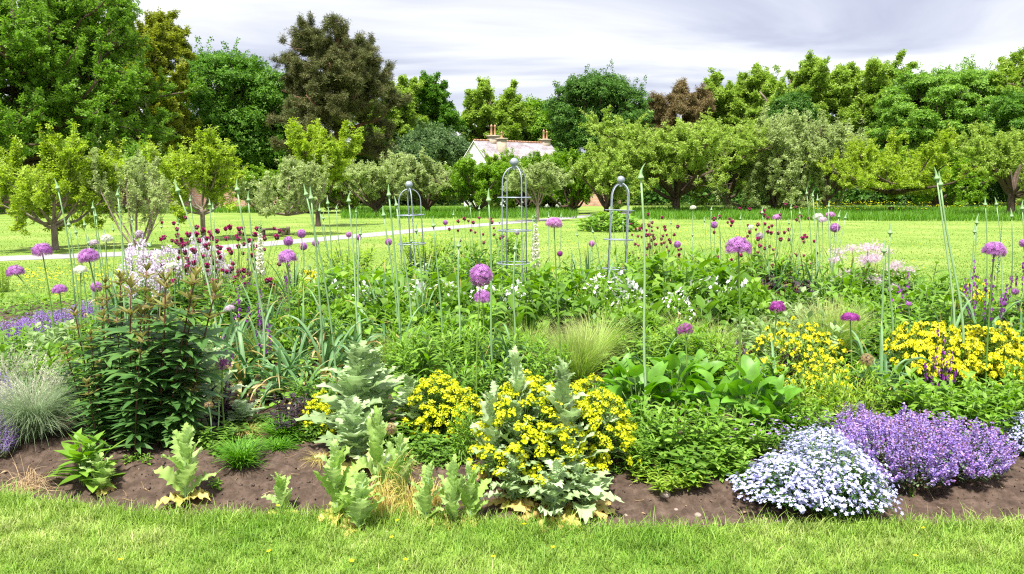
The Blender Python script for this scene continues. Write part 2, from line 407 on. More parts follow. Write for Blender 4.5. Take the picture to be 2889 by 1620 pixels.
def brickmat(name, c1, c2, mortar, scale, offs=.5, w=.5, h=.25, msize=.02, bump=.3, coord='Object'):
    m, nt, N, L = mat_new(name)
    out = N.new('ShaderNodeOutputMaterial'); p = N.new('ShaderNodeBsdfPrincipled'); L.new(p.outputs['BSDF'], out.inputs['Surface'])
    uv = N.new('ShaderNodeAttribute'); uv.attribute_name = 'flat'
    b = N.new('ShaderNodeTexBrick'); b.inputs['Scale'].default_value = scale; b.offset = offs
    b.inputs['Color1'].default_value = (*c1, 1); b.inputs['Color2'].default_value = (*c2, 1); b.inputs['Mortar'].default_value = (*mortar, 1)
    b.inputs['Mortar Size'].default_value = msize; b.inputs['Brick Width'].default_value = w; b.inputs['Row Height'].default_value = h
    L.new(uv.outputs['Vector'], b.inputs['Vector'])
    nz = N.new('ShaderNodeTexNoise'); nz.inputs['Scale'].default_value = 1.3; nz.inputs['Detail'].default_value = 8; L.new(uv.outputs['Vector'], nz.inputs['Vector'])
    hs = N.new('ShaderNodeHueSaturation'); L.new(b.outputs['Color'], hs.inputs['Color'])
    mr = N.new('ShaderNodeMapRange'); mr.inputs['From Min'].default_value = .3; mr.inputs['From Max'].default_value = .7; mr.inputs['To Min'].default_value = .7; mr.inputs['To Max'].default_value = 1.3
    L.new(nz.outputs['Fac'], mr.inputs['Value']); L.new(mr.outputs['Result'], hs.inputs['Value']); L.new(hs.outputs['Color'], p.inputs['Base Color'])
    p.inputs['Roughness'].default_value = .9
    bp = N.new('ShaderNodeBump'); bp.inputs['Strength'].default_value = bump; bp.inputs['Distance'].default_value = .02; bp.invert = True
    L.new(b.outputs['Fac'], bp.inputs['Height']); L.new(bp.outputs['Normal'], p.inputs['Normal'])
    return m
M['brick'] = brickmat('brick', (.42, .2, .13), (.52, .28, .2), (.5, .4, .33), 1.0, w=.45, h=.15, msize=.018)
M['slate'] = brickmat('slate', (.25, .215, .225), (.34, .3, .31), (.11, .1, .11), 1.0, w=.5, h=.28, msize=.015)

def quad_flat(name, quads, mats):
    """mesh of quads (4 corners each) carrying a 'flat' vector attribute: metres along / up each face"""
    me = bpy.data.meshes.new(name); V = []; F = []; A = []; mi = []
    for q, k in quads:
        q = [np.array(v, float) for v in q]; b = len(V); V += [tuple(v) for v in q]; F.append(tuple(range(b, b + len(q)))); mi.append(k)
        u = nrm(q[1] - q[0]); n = nrm(np.cross(u, q[-1] - q[0])); w = np.cross(n, u)
        A += [(float(np.dot(v, u)), float(np.dot(v, w)), 0) for v in q]
    me.from_pydata(V, [], F)
    for m in mats: me.materials.append(m)
    for p_, k in zip(me.polygons, mi): p_.material_index = k
    at = me.attributes.new('flat', 'FLOAT_VECTOR', 'POINT'); at.data.foreach_set('vector', np.array(A, np.float32).ravel())
    return me
EXPO, SUN_E, SUN_ANG, ZEN, SKYK = 1.6, 3.2, 5.0, 2.1, .9
SKYLOC = (3.1, 1.7, 0)
# ------------------------------------------------------------------ plant kinds: each returns [(part name, mesh, [sub-parts])]
LANCE = [leafT(4, w, d, .25, 'lance') for w, d in ((.26, .3), (.26, .8), (.3, 1.2))]
def disk(n, r):
    a = rng.uniform(0, 2 * PI, n); q = r * np.sqrt(rng.random(n))
    return np.stack([q * np.cos(a), q * np.sin(a)], -1)

def stems_paths(n, h, r0, r1, K=6, hvar=.25, pw=1.3):
    b = disk(n, r0); top = b * (r1 / max(r0, 1e-6)) + rng.normal(0, .02 * h, (n, 2))
    hh = h * (1 - hvar * rng.random(n)) * (1 - .25 * (np.linalg.norm(b, axis=1) / max(r0, 1e-6)) ** 2)
    t = np.linspace(0, 1, K)
    xy = b[:, None, :] + (top - b)[:, None, :] * (t ** pw)[None, :, None]
    z = hh[:, None] * t[None, :]
    return np.concatenate([xy, z[:, :, None]], -1)
def along(Pp, t):
    """points and tangents on (N,K,3) paths at parameters t (N,m)"""
    N, K, _ = Pp.shape; f = np.clip(t, 0, 1) * (K - 1); i = np.minimum(f.astype(int), K - 2); u = (f - i)[..., None]
    a = Pp[np.arange(N)[:, None], i]; b = Pp[np.arange(N)[:, None], i + 1]
    return a * (1 - u) + b * u, nrm(b - a)

def sp_leafy(n=14, h=.6, r0=.1, r1=.25, L=.1, w=.28, per=18, el=(-.1, .95), droop=.6, prof='lance', leaf='leaf_mid', stem='stem_green', t0=.12, fold=.25, hvar=.25, taper=.5, sr=.004, blossom=None):
    Pp = stems_paths(n, h, r0, r1, hvar=hvar); s = MB(); tubes(s, Pp, np.linspace(sr, sr * .5, 6)[None, :], 5)
    T = [leafT(4, w, droop * k, fold, prof) for k in (.4, 1, 1.5)]
    t = np.tile(np.linspace(t0, 1, per), (n, 1)) + rng.uniform(-.5, .5, (n, per)) * (1 - t0) / per
    p, tg = along(Pp, t); p = p.reshape(-1, 3)
    az = (np.arange(per)[None, :] * 2.4 + rng.uniform(0, 6.3, (n, 1)) + rng.normal(0, .25, (n, per))).ravel()
    tt = np.clip(t, 0, 1).ravel()
    e = el[0] + (el[1] - el[0]) * tt ** 1.6 + rng.normal(0, .2, len(tt))
    sc = L * (1 - taper * tt ** 2) * rng.uniform(.75, 1.15, len(tt)); d = dirs(az, e)
    lf = MB(); k = rng.integers(0, 3, len(tt))
    for i in range(3):
        q = k == i; lf.inst(T[i], frames(d[q], sc[q], roll=rng.normal(0, .25, q.sum())), p[q])
    out = [('stem', s.mesh('stem', M[stem]), []), ('leaves', lf.mesh('leaves', M[leaf]), [])]
    if blossom:
        mt, count, r, kind = blossom
        f = MB(); top = Pp[:, -1]; c = np.repeat(top, count, 0) + rng.normal(0, r, (n * count, 3)) * [1, 1, .6]
        f.inst(flowerT(5), frames(dirs(rng.uniform(0, 6.3, len(c)), rng.uniform(-.3, .3, len(c))), .013 * rng.uniform(.7, 1.2, len(c)), roll=rng.normal(0, .5, len(c))), c)
        out.append(('blossom', f.mesh('blossom', M[mt]), []))
    return out

def sp_poppy(h=.7, nl=26, L=.26, w=.5, leaf='leaf_poppy', basal=0, lean=.05, narrow=1.0, stems=1, up=.45, teeth=15):
    s = MB(); lf = MB(); ye = MB(); Ts = [poppyT(teeth, w, d, k, .05 if teeth < 20 else .09, 1.0 if teeth < 20 else .55) for k, d in enumerate((.3, .7, 1.1, .5) if teeth < 20 else (.6, 1.1, 1.6, .9))]
    for q in range(stems):
        off = disk(1, .05 if stems > 1 else 0.0001)[0]
        hh = h * (1 - .3 * rng.random() * (q > 0))
        path = arcs(1, 7, (off[0], off[1], 0), rng.uniform(0, 6.3), PI / 2 - .02, PI / 2 - lean * 3, hh); tubes(s, path, np.linspace(.011, .005, 7)[None] * (h / .7) ** .5, 7)
        m = nl; t = np.linspace(.1, 1, m)[None, :]; p, _ = along(path, t); p = p[0]; tt = t[0]
        az = np.arange(m) * 2.39996 + rng.uniform(0, 6) + rng.normal(0, .2, m)
        e = .25 + up + (.75 - up * .5) * tt ** 1.5 + rng.normal(0, .14, m)
        sc = L * (1 - .62 * tt ** 1.8) * rng.uniform(.85, 1.12, m)
        k = rng.integers(0, 4, m); d = dirs(az, e)
        for i in range(4):
            z = k == i
            if z.any():
                R = frames(d[z], sc[z], roll=rng.normal(0, .2, z.sum())); R[:, :, 0] *= narrow
                lf.inst(Ts[i], R, p[z])
    out = [('stem', s.mesh('stem', M['stem_pale']), []), ('leaves', lf.mesh('leaves', M[leaf]), [])]
    if basal:
        az = rng.uniform(0, 6.3, basal); e = rng.uniform(.0, .3, basal)
        T = poppyT(13, .42, .9, 9, .08)
        ye.inst(T, frames(dirs(az, e), L * rng.uniform(.45, .75, basal), roll=rng.normal(0, .4, basal)), np.tile([0, 0, .025], (basal, 1)))
        out.append(('withered_leaves', ye.mesh('withered_leaves', M['leaf_yellow']), []))
    return out

def mound_pts(n, w, h, zlo=.1):
    a = rng.uniform(0, 2 * PI, n); z = rng.uniform(zlo, 1, n) ** .9
    r = np.sqrt(np.clip(1 - z ** 2.2, 0, 1)) * rng.uniform(.8, 1.05, n)
    sd = int(rng.integers(99)); nf = .72 + .34 * vnoise(a * 1.6 + 5, z * 3, sd) + .22 * vnoise(a * 5, z * 7, sd + 1)
    return np.stack([r * np.cos(a) * w / 2 * nf, r * np.sin(a) * w / 2 * nf, z * h * nf], -1)

def sp_euphorbia(w=.8, h=.55, n=80, bract='euphorbia', dome=.04, leaf='leaf_mid', flat=False, per=18):
    tip = mound_pts(n, w, h, .14 if not flat else .5)
    base = np.concatenate([disk(n, w * .16), np.zeros((n, 1))], -1); t = np.linspace(0, 1, 6)[None, :, None]
    Pp = base[:, None, :] + (tip - base)[:, None, :] * t; Pp[:, :, 2] += .12 * h * np.sin(PI * t[:, :, 0]) * 1.0
    s = MB(); tubes(s, Pp, .003, 4)
    tt = rng.uniform(.25, .97, (n, 12)); p, tg = along(Pp, tt); p = p.reshape(-1, 3); m = len(p)
    lf = MB(); T = leafT(3, .26, .4, .2, 'obov')
    lf.inst(T, frames(dirs(rng.uniform(0, 6.3, m), rng.uniform(-.2, .7, m)), .055 * rng.uniform(.7, 1.2, m)), p)
    nb = per; ax = nrm(tip - base + [0, 0, .3]); c = np.repeat(tip, nb, 0); axr = np.repeat(ax, nb, 0)
    u = nrm(rng.normal(size=(n * nb, 3))); u = nrm(u + axr * 1.1)
    pos = c + u * dome * rng.uniform(.55, 1.05, (n * nb, 1)) - axr * dome * .3
    f = MB(); up = u + rng.normal(0, .35, u.shape)
    R = frames(nrm(np.cross(up, rng.normal(size=u.shape))), .0082 * rng.uniform(.7, 1.25, len(u)), up)
    f.inst(discT(6, .35), R, pos)
    cl = MB(); tubes(cl, np.stack([c - axr * dome * .6, pos], 1), .0012, 3)
    return [('stem', s.mesh('stem', M['stem_green']), []), ('leaves', lf.mesh('leaves', M[leaf]), []), ('blossom', f.mesh('blossom', M[bract], False), [('flower_stalks', cl.mesh('flower_stalks', M['stem_green']))])]

def sp_catmint(w=.9, h=.42, n=170, fl='catmint', leaf='leaf_grey', spike=.45, dens=30):
    tip = mound_pts(n, w, h, .22); base = tip * [.62, .62, 0] + np.concatenate([disk(n, w * .06), np.zeros((n, 1))], -1); tip = tip + [0, 0, h * .12] * rng.random((n, 1))
    t = np.linspace(0, 1, 6)[None, :, None]; Pp = base[:, None, :] + (tip - base)[:, None, :] * t ** np.array([.8, .8, 1])
    s = MB(); tubes(s, Pp, .0018, 4)
    m = 26; tt = rng.uniform(.15, .72, (n, m)); p, _ = along(Pp, tt); p = p.reshape(-1, 3) + rng.normal(0, .008, (n * m, 3))
    lf = MB(); lf.inst(leafT(2, .6, .5, .3, 'ovate'), frames(dirs(rng.uniform(0, 6.3, n * m), rng.uniform(-.4, .6, n * m)), .024 * rng.uniform(.6, 1.2, n * m)), p)
    m = dens; tt = np.sort(rng.uniform(1 - spike, 1.0, (n, m)), 1); tt = np.round(tt * 26) / 26; p, tg = along(Pp, tt)
    rad = .017 * (1.25 - .7 * (tt - (1 - spike)) / spike)[..., None]
    u = nrm(rng.normal(size=p.shape)); u[..., 2] *= .4
    p = p + u * rad; p = p.reshape(-1, 3)
    f = MB(); f.inst(flowerT(3, .9, .3), frames(nrm(u.reshape(-1, 3)), .0085 * rng.uniform(.7, 1.3, n * m), rng.normal(size=(n * m, 3))), p)
    return [('stem', s.mesh('stem', M['stem_red']), []), ('leaves', lf.mesh('leaves', M[leaf]), []), ('blossom', f.mesh('blossom', M[fl], False), [])]

def sp_phlox(w=.75, h=.36, n=420, fl='phlox', fr=.0135, per=3, leaf='leaf_dark', zlo=.25):
    tip = mound_pts(n, w, h, zlo); base = np.concatenate([disk(n, w * .25), np.zeros((n, 1))], -1)
    t = np.linspace(0, 1, 5)[None, :, None]; Pp = base[:, None, :] + (tip - base)[:, None, :] * t ** np.array([.8, .8, 1])
    s = MB(); tubes(s, Pp, .0015, 3)
    m = 9; tt = rng.uniform(.2, .95, (n, m)); p, _ = along(Pp, tt); p = p.reshape(-1, 3)
    lf = MB(); lf.inst(leafT(3, .2, .5, .3, 'lance'), frames(dirs(rng.uniform(0, 6.3, n * m), rng.uniform(-.3, .8, n * m)), .05 * rng.uniform(.6, 1.2, n * m)), p)
    out = nrm(tip + [0, 0, h * .5]); c = np.repeat(tip, per, 0) + rng.normal(0, .016, (n * per, 3)); up = np.repeat(out, per, 0) + rng.normal(0, .4, (n * per, 3)) + [0, -.0, .2]
    f = MB(); f.inst(flowerT(5, .95, .05), frames(np.cross(up, rng.normal(size=up.shape)), fr * rng.uniform(.8, 1.15, n * per), up), c)
    return [('stem', s.mesh('stem', M['stem_green']), []), ('leaves', lf.mesh('leaves', M[leaf]), []), ('blossom', f.mesh('blossom', M[fl], False), [])]

def sp_broad(n=28, h=.4, w=.5, L=.2, W=.85, leaf='leaf_broad', prof='heart', droop=.7, e0=.2):
    az = np.arange(n) * 2.4 + rng.normal(0, .3, n); q = np.sqrt((np.arange(n) + .5) / n)
    tip = np.stack([np.cos(az) * q * w / 2, np.sin(az) * q * w / 2, h * (1.02 - .65 * q ** 2) * rng.uniform(.85, 1.1, n)], -1)
    base = tip * [.12, .12, 0]; t = np.linspace(0, 1, 6)[None, :, None]
    Pp = base[:, None, :] + (tip - base)[:, None, :] * np.concatenate([t ** 1.5, t ** 1.5, t ** .8], -1)
    s = MB(); tubes(s, Pp, np.linspace(.006, .0035, 6)[None], 5)
    lf = MB(); T = [leafT(7, W, droop * k, fold, prof) for k, fold in ((.5, .35), (1, .2), (1.5, .45))]
    e = e0 + .9 * (1 - q) ** 1.0 + rng.normal(0, .22, n); d = dirs(az + rng.normal(0, .3, n), e); sc = L * rng.uniform(.75, 1.15, n); k = rng.integers(0, 3, n)
    for i in range(3):
        z = k == i; lf.inst(T[i], frames(d[z], sc[z], roll=rng.normal(0, .3, z.sum())), tip[z])
    return [('stem', s.mesh('stem', M['stem_green']), []), ('leaves', lf.mesh('leaves', M[leaf]), [])]

def sp_grass(n=700, h=.5, r0=.04, el=(1.5, .3), W=.0028, mt='grass_stipa', spread=.25, K=7, lv=.35, plume=None, az=None):
    a = rng.uniform(0, 6.3, n) if az is None else rng.normal(az[0], az[1], n)
    b = np.concatenate([disk(n, r0), np.zeros((n, 1))], -1)
    e0 = el[0] - np.abs(rng.normal(0, spread, n)); e1 = el[1] + rng.normal(0, .35, n); L = h * rng.uniform(1 - lv, 1.1, n)
    Pp = arcs(n, K, b, a, e0, e1, L); Pp[:, :, 2] = np.maximum(Pp[:, :, 2], .004)
    m = MB(); ribbons(m, Pp, W * np.array([1, 1, .95, .9, .75, .5, .2])[np.linspace(0, 6, K).astype(int)][None, :])
    out = [('blades', m.mesh('blades', M[mt]), [])]
    if plume:
        npl, ph, size = plume; a = rng.uniform(0, 6.3, npl); b = np.concatenate([disk(npl, r0), np.zeros((npl, 1))], -1)
        Pq = arcs(npl, 7, b, a, 1.5 - np.abs(rng.normal(0, .28, npl)), rng.uniform(.3, 1.1, npl), ph * rng.uniform(.7, 1.1, npl))
        s = MB(); tubes(s, Pq, .0009, 3)
        k = 34; tt = rng.uniform(.74, 1, (npl, k)); p, tg = along(Pq, tt); p = (p + rng.normal(0, size * .5, p.shape) * (1.05 - (tt[..., None] - .74) * 3)).reshape(-1, 3)
        f = MB(); f.inst(leafT(2, .3, .1, .1, 'lance'), frames(nrm(tg.reshape(-1, 3) + rng.normal(0, .5, p.shape)), size * rng.uniform(.6, 1.3, len(p))), p)
        out += [('flower_stalk', s.mesh('flower_stalk', M['grass_plume']), [('plume', f.mesh('plume', M['grass_plume'], False))])]
    return out

def sp_strap(n=16, L=.6, W=.035, mt='leaf_strap', r0=.05, dry=3, el=(1.35, -.4), ev=.35):
    def rib(n, mt, Lk, nm, e1):
        b = np.concatenate([disk(n, r0), np.zeros((n, 1))], -1); a = rng.uniform(0, 6.3, n)
        Pp = arcs(n, 10, b, a, el[0] - np.abs(rng.normal(0, ev, n)), e1 + rng.normal(0, .6, n), L * Lk * rng.uniform(.6, 1.1, n)); Pp[:, :, 2] = np.maximum(Pp[:, :, 2], .01)
        # most leaves bend sharply over near the end
        m = MB(); ribbons(m, Pp, (W * rng.uniform(.7, 1.1, n))[:, None] * np.array([.8, .95, 1, 1, .95, .88, .75, .58, .36, .04])[None], fold=.45)
        return (nm, m.mesh(nm, M[mt]), [])
    out = [rib(n, mt, 1, 'leaves', el[1])]
    if dry: out.append(rib(dry, 'leaf_strap_dry', .85, 'withered_leaves', -1.2))
    return out

def sp_whorled(h=1.0):
    """one shoot of the big whorled-leaf clump: stem > leaves, young_leaves"""
    path = arcs(1, 9, (0, 0, 0), rng.uniform(0, 6.3), PI / 2, PI / 2 - rng.uniform(.02, .22), h)
    s = MB(); tubes(s, path, np.linspace(.0065, .0035, 9)[None], 6)
    nw = max(4, int(h / .085)); lf = MB(); yl = MB()
    T = [leafT(5, .27, d, .2, 'lance') for d in (.1, .3, .6)]; Ty = leafT(4, .26, .25, .4, 'lance')
    for i in range(nw):
        t = .1 + .86 * i / (nw - 1); p, _ = along(path, np.array([[t]])); p = p[0, 0]
        m = int(rng.integers(7, 10)); az = np.arange(m) * 2 * PI / m + rng.uniform(0, 6.3) + rng.normal(0, .15, m)
        young = i >= nw - 2
        e = (.1 + .2 * t if not young else .55) + rng.normal(0, .13, m); L = (.13 + .055 * math.sin(PI * min(1, t * 1.1))) * (1 if not young else .62)
        for k in range(m):
            mb = yl if young else lf
            mb.inst(Ty if young else T[int(rng.integers(0, 3))], frames(dirs(az[k:k + 1], e[k:k + 1]), L * rng.uniform(.85, 1.1, 1), roll=rng.normal(0, .15, 1)), p[None] + rng.normal(0, .003, (1, 3)))
    p = path[0, -1]; m = 12; yl.inst(Ty, frames(dirs(rng.uniform(0, 6.3, m), rng.uniform(.8, 1.4, m)), .075 * rng.uniform(.6, 1.1, m)), np.tile(p, (m, 1)))
    return s.mesh('stem', M['stem_red']), lf.mesh('leaves', M['leaf_whorl']), yl.mesh('young_leaves', M['leaf_bronze'])

def allium_head(mt, nf=230, open_=.0, flat=1.0):
    """unit-diameter globe of starry florets on thin stalks; open_ > 0 leaves gaps"""
    i = np.arange(nf) + .5; ph = np.arccos(1 - 2 * i / nf); th = PI * (1 + 5 ** .5) * i
    u = np.stack([np.cos(th) * np.sin(ph), np.sin(th) * np.sin(ph), np.cos(ph)], -1); u = nrm(u + rng.normal(0, .1, u.shape))
    if flat < 1: u = u[u[:, 2] > -.35]
    r = .5 * rng.uniform(.82, 1.0, len(u)); p = u * r[:, None] * [1, 1, flat]
    f = MB(); up = u + rng.normal(0, .25, u.shape)
    f.inst(starT(6), frames(np.cross(up, rng.normal(size=u.shape)), (.115 - .02 * open_) * rng.uniform(.85, 1.2, len(u)), up), p)
    inn = rng.random(len(u)) < .5; q = p[inn] * rng.uniform(.75, .92, (inn.sum(), 1))
    f.inst(starT(6), frames(np.cross(up[inn], rng.normal(size=q.shape)), .1 * np.ones(len(q)), up[inn]), q)
    c = MB(); tubes(c, np.stack([p * .05, p], 1), .006, 3)
    lathe(c, [(.001, -.09), (.07, -.06), (.09, 0), (.07, .06), (.001, .09)], sides=8)
    return f.mesh('florets', M[mt], False), c.mesh('flower_stalks', M['allium_core'])

def bud_mesh(bend=.12):
    b = MB(); K = 14
    prof = [(.30, 0), (.34, .05), (.62, .09), (.95, .14), (1.0, .19), (.8, .26), (.56, .33), (.46, .42), (.4, .52), (.33, .63), (.26, .74), (.18, .85), (.1, .94), (.01, 1.0)]
    lathe(b, [(r * .14, z) for r, z in prof], sides=8)
    V = b.V[0]; V[:, 0] += bend * np.clip(V[:, 2] - .3, 0, 1) ** 2
    b.V[0] = V
    return b.mesh('bud', M['stem_pale'])

def thistle_mesh():
    a = MB(); lathe(a, [(.002, -.55), (.3, -.45), (.45, -.2), (.42, .05), (.3, .15)], sides=7, mat=1)
    n = 46; u = nrm(rng.normal(size=(n, 3))); u[:, 2] = np.abs(u[:, 2]) * 1.0; u = nrm(u)
    ribbons(a, np.stack([u * .05, u * np.array([.62, .62, .55]) + [0, 0, .1]], 1), np.array([[.2, .16]]), rng.normal(size=(n, 3)) * .6, mat=0)
    return a.mesh('flower_head', [M['maroon'], M['maroon_calyx']])

def sp_foxglove(h=.9, fl='cream', spike=.45, nb=46, bell=.034):
    path = arcs(1, 8, (0, 0, 0), rng.uniform(0, 6), PI / 2, PI / 2 - .08, h); s = MB(); tubes(s, path, np.linspace(.007, .003, 8)[None], 6)
    tt = np.linspace(1 - spike, .97, nb)[None]; p, _ = along(path, tt); p = p[0]; k = np.linspace(1, .3, nb)
    az = np.arange(nb) * 2.4; b = MB(); g = MB()
    for i in range(nb):
        d = np.array([math.cos(az[i]), math.sin(az[i]), -.55 + .7 * (1 - k[i])]); L = bell * k[i] * 1.35
        lathe(b if k[i] > .42 else g, [(.12 * L, 0), (.3 * L, .25 * L), (.34 * L, .7 * L), (.5 * L, 1.0 * L)], at=p[i], axis=d, sides=7, rnd=rng.random())
    m = 16; lf = MB(); lf.inst(leafT(5, .4, .7, .25, 'lance'), frames(dirs(np.arange(m) * 2.4, rng.uniform(.1, .7, m)), np.linspace(.2, .07, m)), along(path, np.linspace(.03, .5, m)[None])[0][0])
    return [('stem', s.mesh('stem', M['stem_green']), [('buds', g.mesh('buds', M['stem_pale']))]), ('blossom', b.mesh('blossom', M[fl]), []), ('leaves', lf.mesh('leaves', M['leaf_mid']), [])]

def sp_verbascum(h=.8, n=4, spike=.45, fl='violet', dens=26, fr=.016):
    Pp = stems_paths(n, h, .03, .12, 7, .35); s = MB(); tubes(s, Pp, .0025, 4)
    tt = rng.uniform(1 - spike, 1, (n, dens)); p, _ = along(Pp, tt); p = p.reshape(-1, 3); u = nrm(rng.normal(size=p.shape) * [1, 1, .3]); p = p + u * .015
    keep = rng.random(len(p)) < .8; f = MB(); up = u[keep] + rng.normal(0, .2, u[keep].shape)
    f.inst(flowerT(5, .95, .12), frames(np.cross(up, [0, 0, 1.0]), fr * rng.uniform(.6, 1.1, keep.sum()), up), p[keep])
    m = 22; az = rng.uniform(0, 6.3, m); lf = MB(); lf.inst(leafT(4, .42, .8, .2, 'ovate'), frames(dirs(az, rng.uniform(.1, .7, m)), rng.uniform(.1, .2, m)), np.tile([0, 0, .02], (m, 1)))
    return [('stem', s.mesh('stem', M['stem_dark']), []), ('leaves', lf.mesh('leaves', M['leaf_mid']), []), ('blossom', f.mesh('blossom', M[fl], False), [])]

def sp_thalictrum(h=.75, n=13, fl='fluff_pink'):
    Pp = stems_paths(n, h, .08, .38, 7, .4); s = MB(); tubes(s, Pp, .003, 4)
    q = 240; top = np.repeat(Pp[:, -1], q, 0); c = top + rng.normal(0, 1, top.shape) * [.045, .045, .018]
    f = MB(); f.inst(starT(6), rframes(len(c), .011), c)
    m = 230; a = rng.uniform(0, 6.3, m); r = rng.uniform(0, .3, m); c = np.stack([r * np.cos(a), r * np.sin(a), h * .62 * rng.uniform(.1, 1, m)], -1)
    lf = MB(); lf.inst(sprayT(5, 1, .9, 3), frames(dirs(a, rng.uniform(-.2, .3, m)), .05 * rng.uniform(.7, 1.2, m)), c)
    return [('stem', s.mesh('stem', M['stem_red']), []), ('leaves', lf.mesh('leaves', M['leaf_mid']), []), ('blossom', f.mesh('blossom', M[fl], False), [])]

def sp_airy(h=.7, w=.6, n=40, fl='lilac', leaf='leaf_mid', per=26, fr=.012):
    """dame's-violet type: loose upright stems ending in rounded heads of small four-petalled flowers"""
    Pp = stems_paths(n, h, w * .3, w * .5, 6, .35); s = MB(); tubes(s, Pp, .0025, 4)
    c = np.repeat(Pp[:, -1], per, 0) + rng.normal(0, 1, (n * per, 3)) * [.028, .028, .03]; up = rng.normal(size=c.shape) + [0, 0, .6]
    f = MB(); f.inst(flowerT(4, .95, .1), frames(np.cross(up, rng.normal(size=c.shape)), fr * rng.uniform(.8, 1.2, len(c)), up), c)
    m = 12; tt = rng.uniform(.05, .8, (n, m)); p, _ = along(Pp, tt); p = p.reshape(-1, 3)
    lf = MB(); lf.inst(leafT(3, .28, .5, .2), frames(dirs(rng.uniform(0, 6.3, n * m), rng.uniform(-.1, .8, n * m)), .075 * rng.uniform(.6, 1.2, n * m)), p)
    return [('stem', s.mesh('stem', M['stem_green']), []), ('leaves', lf.mesh('leaves', M[leaf]), []), ('blossom', f.mesh('blossom', M[fl], False), [])]

def sp_geranium(w=.6, h=.3, nl=190, nf=70, fl='white', fr=.02, leaf='leaf_fresh', ls=.05):
    tip = mound_pts(nl, w, h, .05); lf = MB(); out = nrm(tip + [0, 0, h])
    lf.inst(sprayT(5, 1, .6, 5), frames(np.cross(out + rng.normal(0, .3, tip.shape), rng.normal(size=tip.shape)), ls * rng.uniform(.7, 1.25, nl), out), tip)
    s = MB(); base = tip * [.3, .3, 0]; tubes(s, np.stack([base, (base + tip) / 2 + [0, 0, h * .15], tip], 1), .0015, 3)
    r = [('stem', s.mesh('stem', M['stem_green']), []), ('leaves', lf.mesh('leaves', M[leaf]), [])]
    if nf:
        c = mound_pts(nf, w, h * 1.2, .45); up = rng.normal(size=c.shape) * .5 + [0, -.3, 1]
        f = MB(); f.inst(flowerT(5, 1.0, .1), frames(np.cross(up, rng.normal(size=c.shape)), fr * rng.uniform(.8, 1.2, nf), up), c); r.append(('blossom', f.mesh('blossom', M[fl], False), []))
    return r

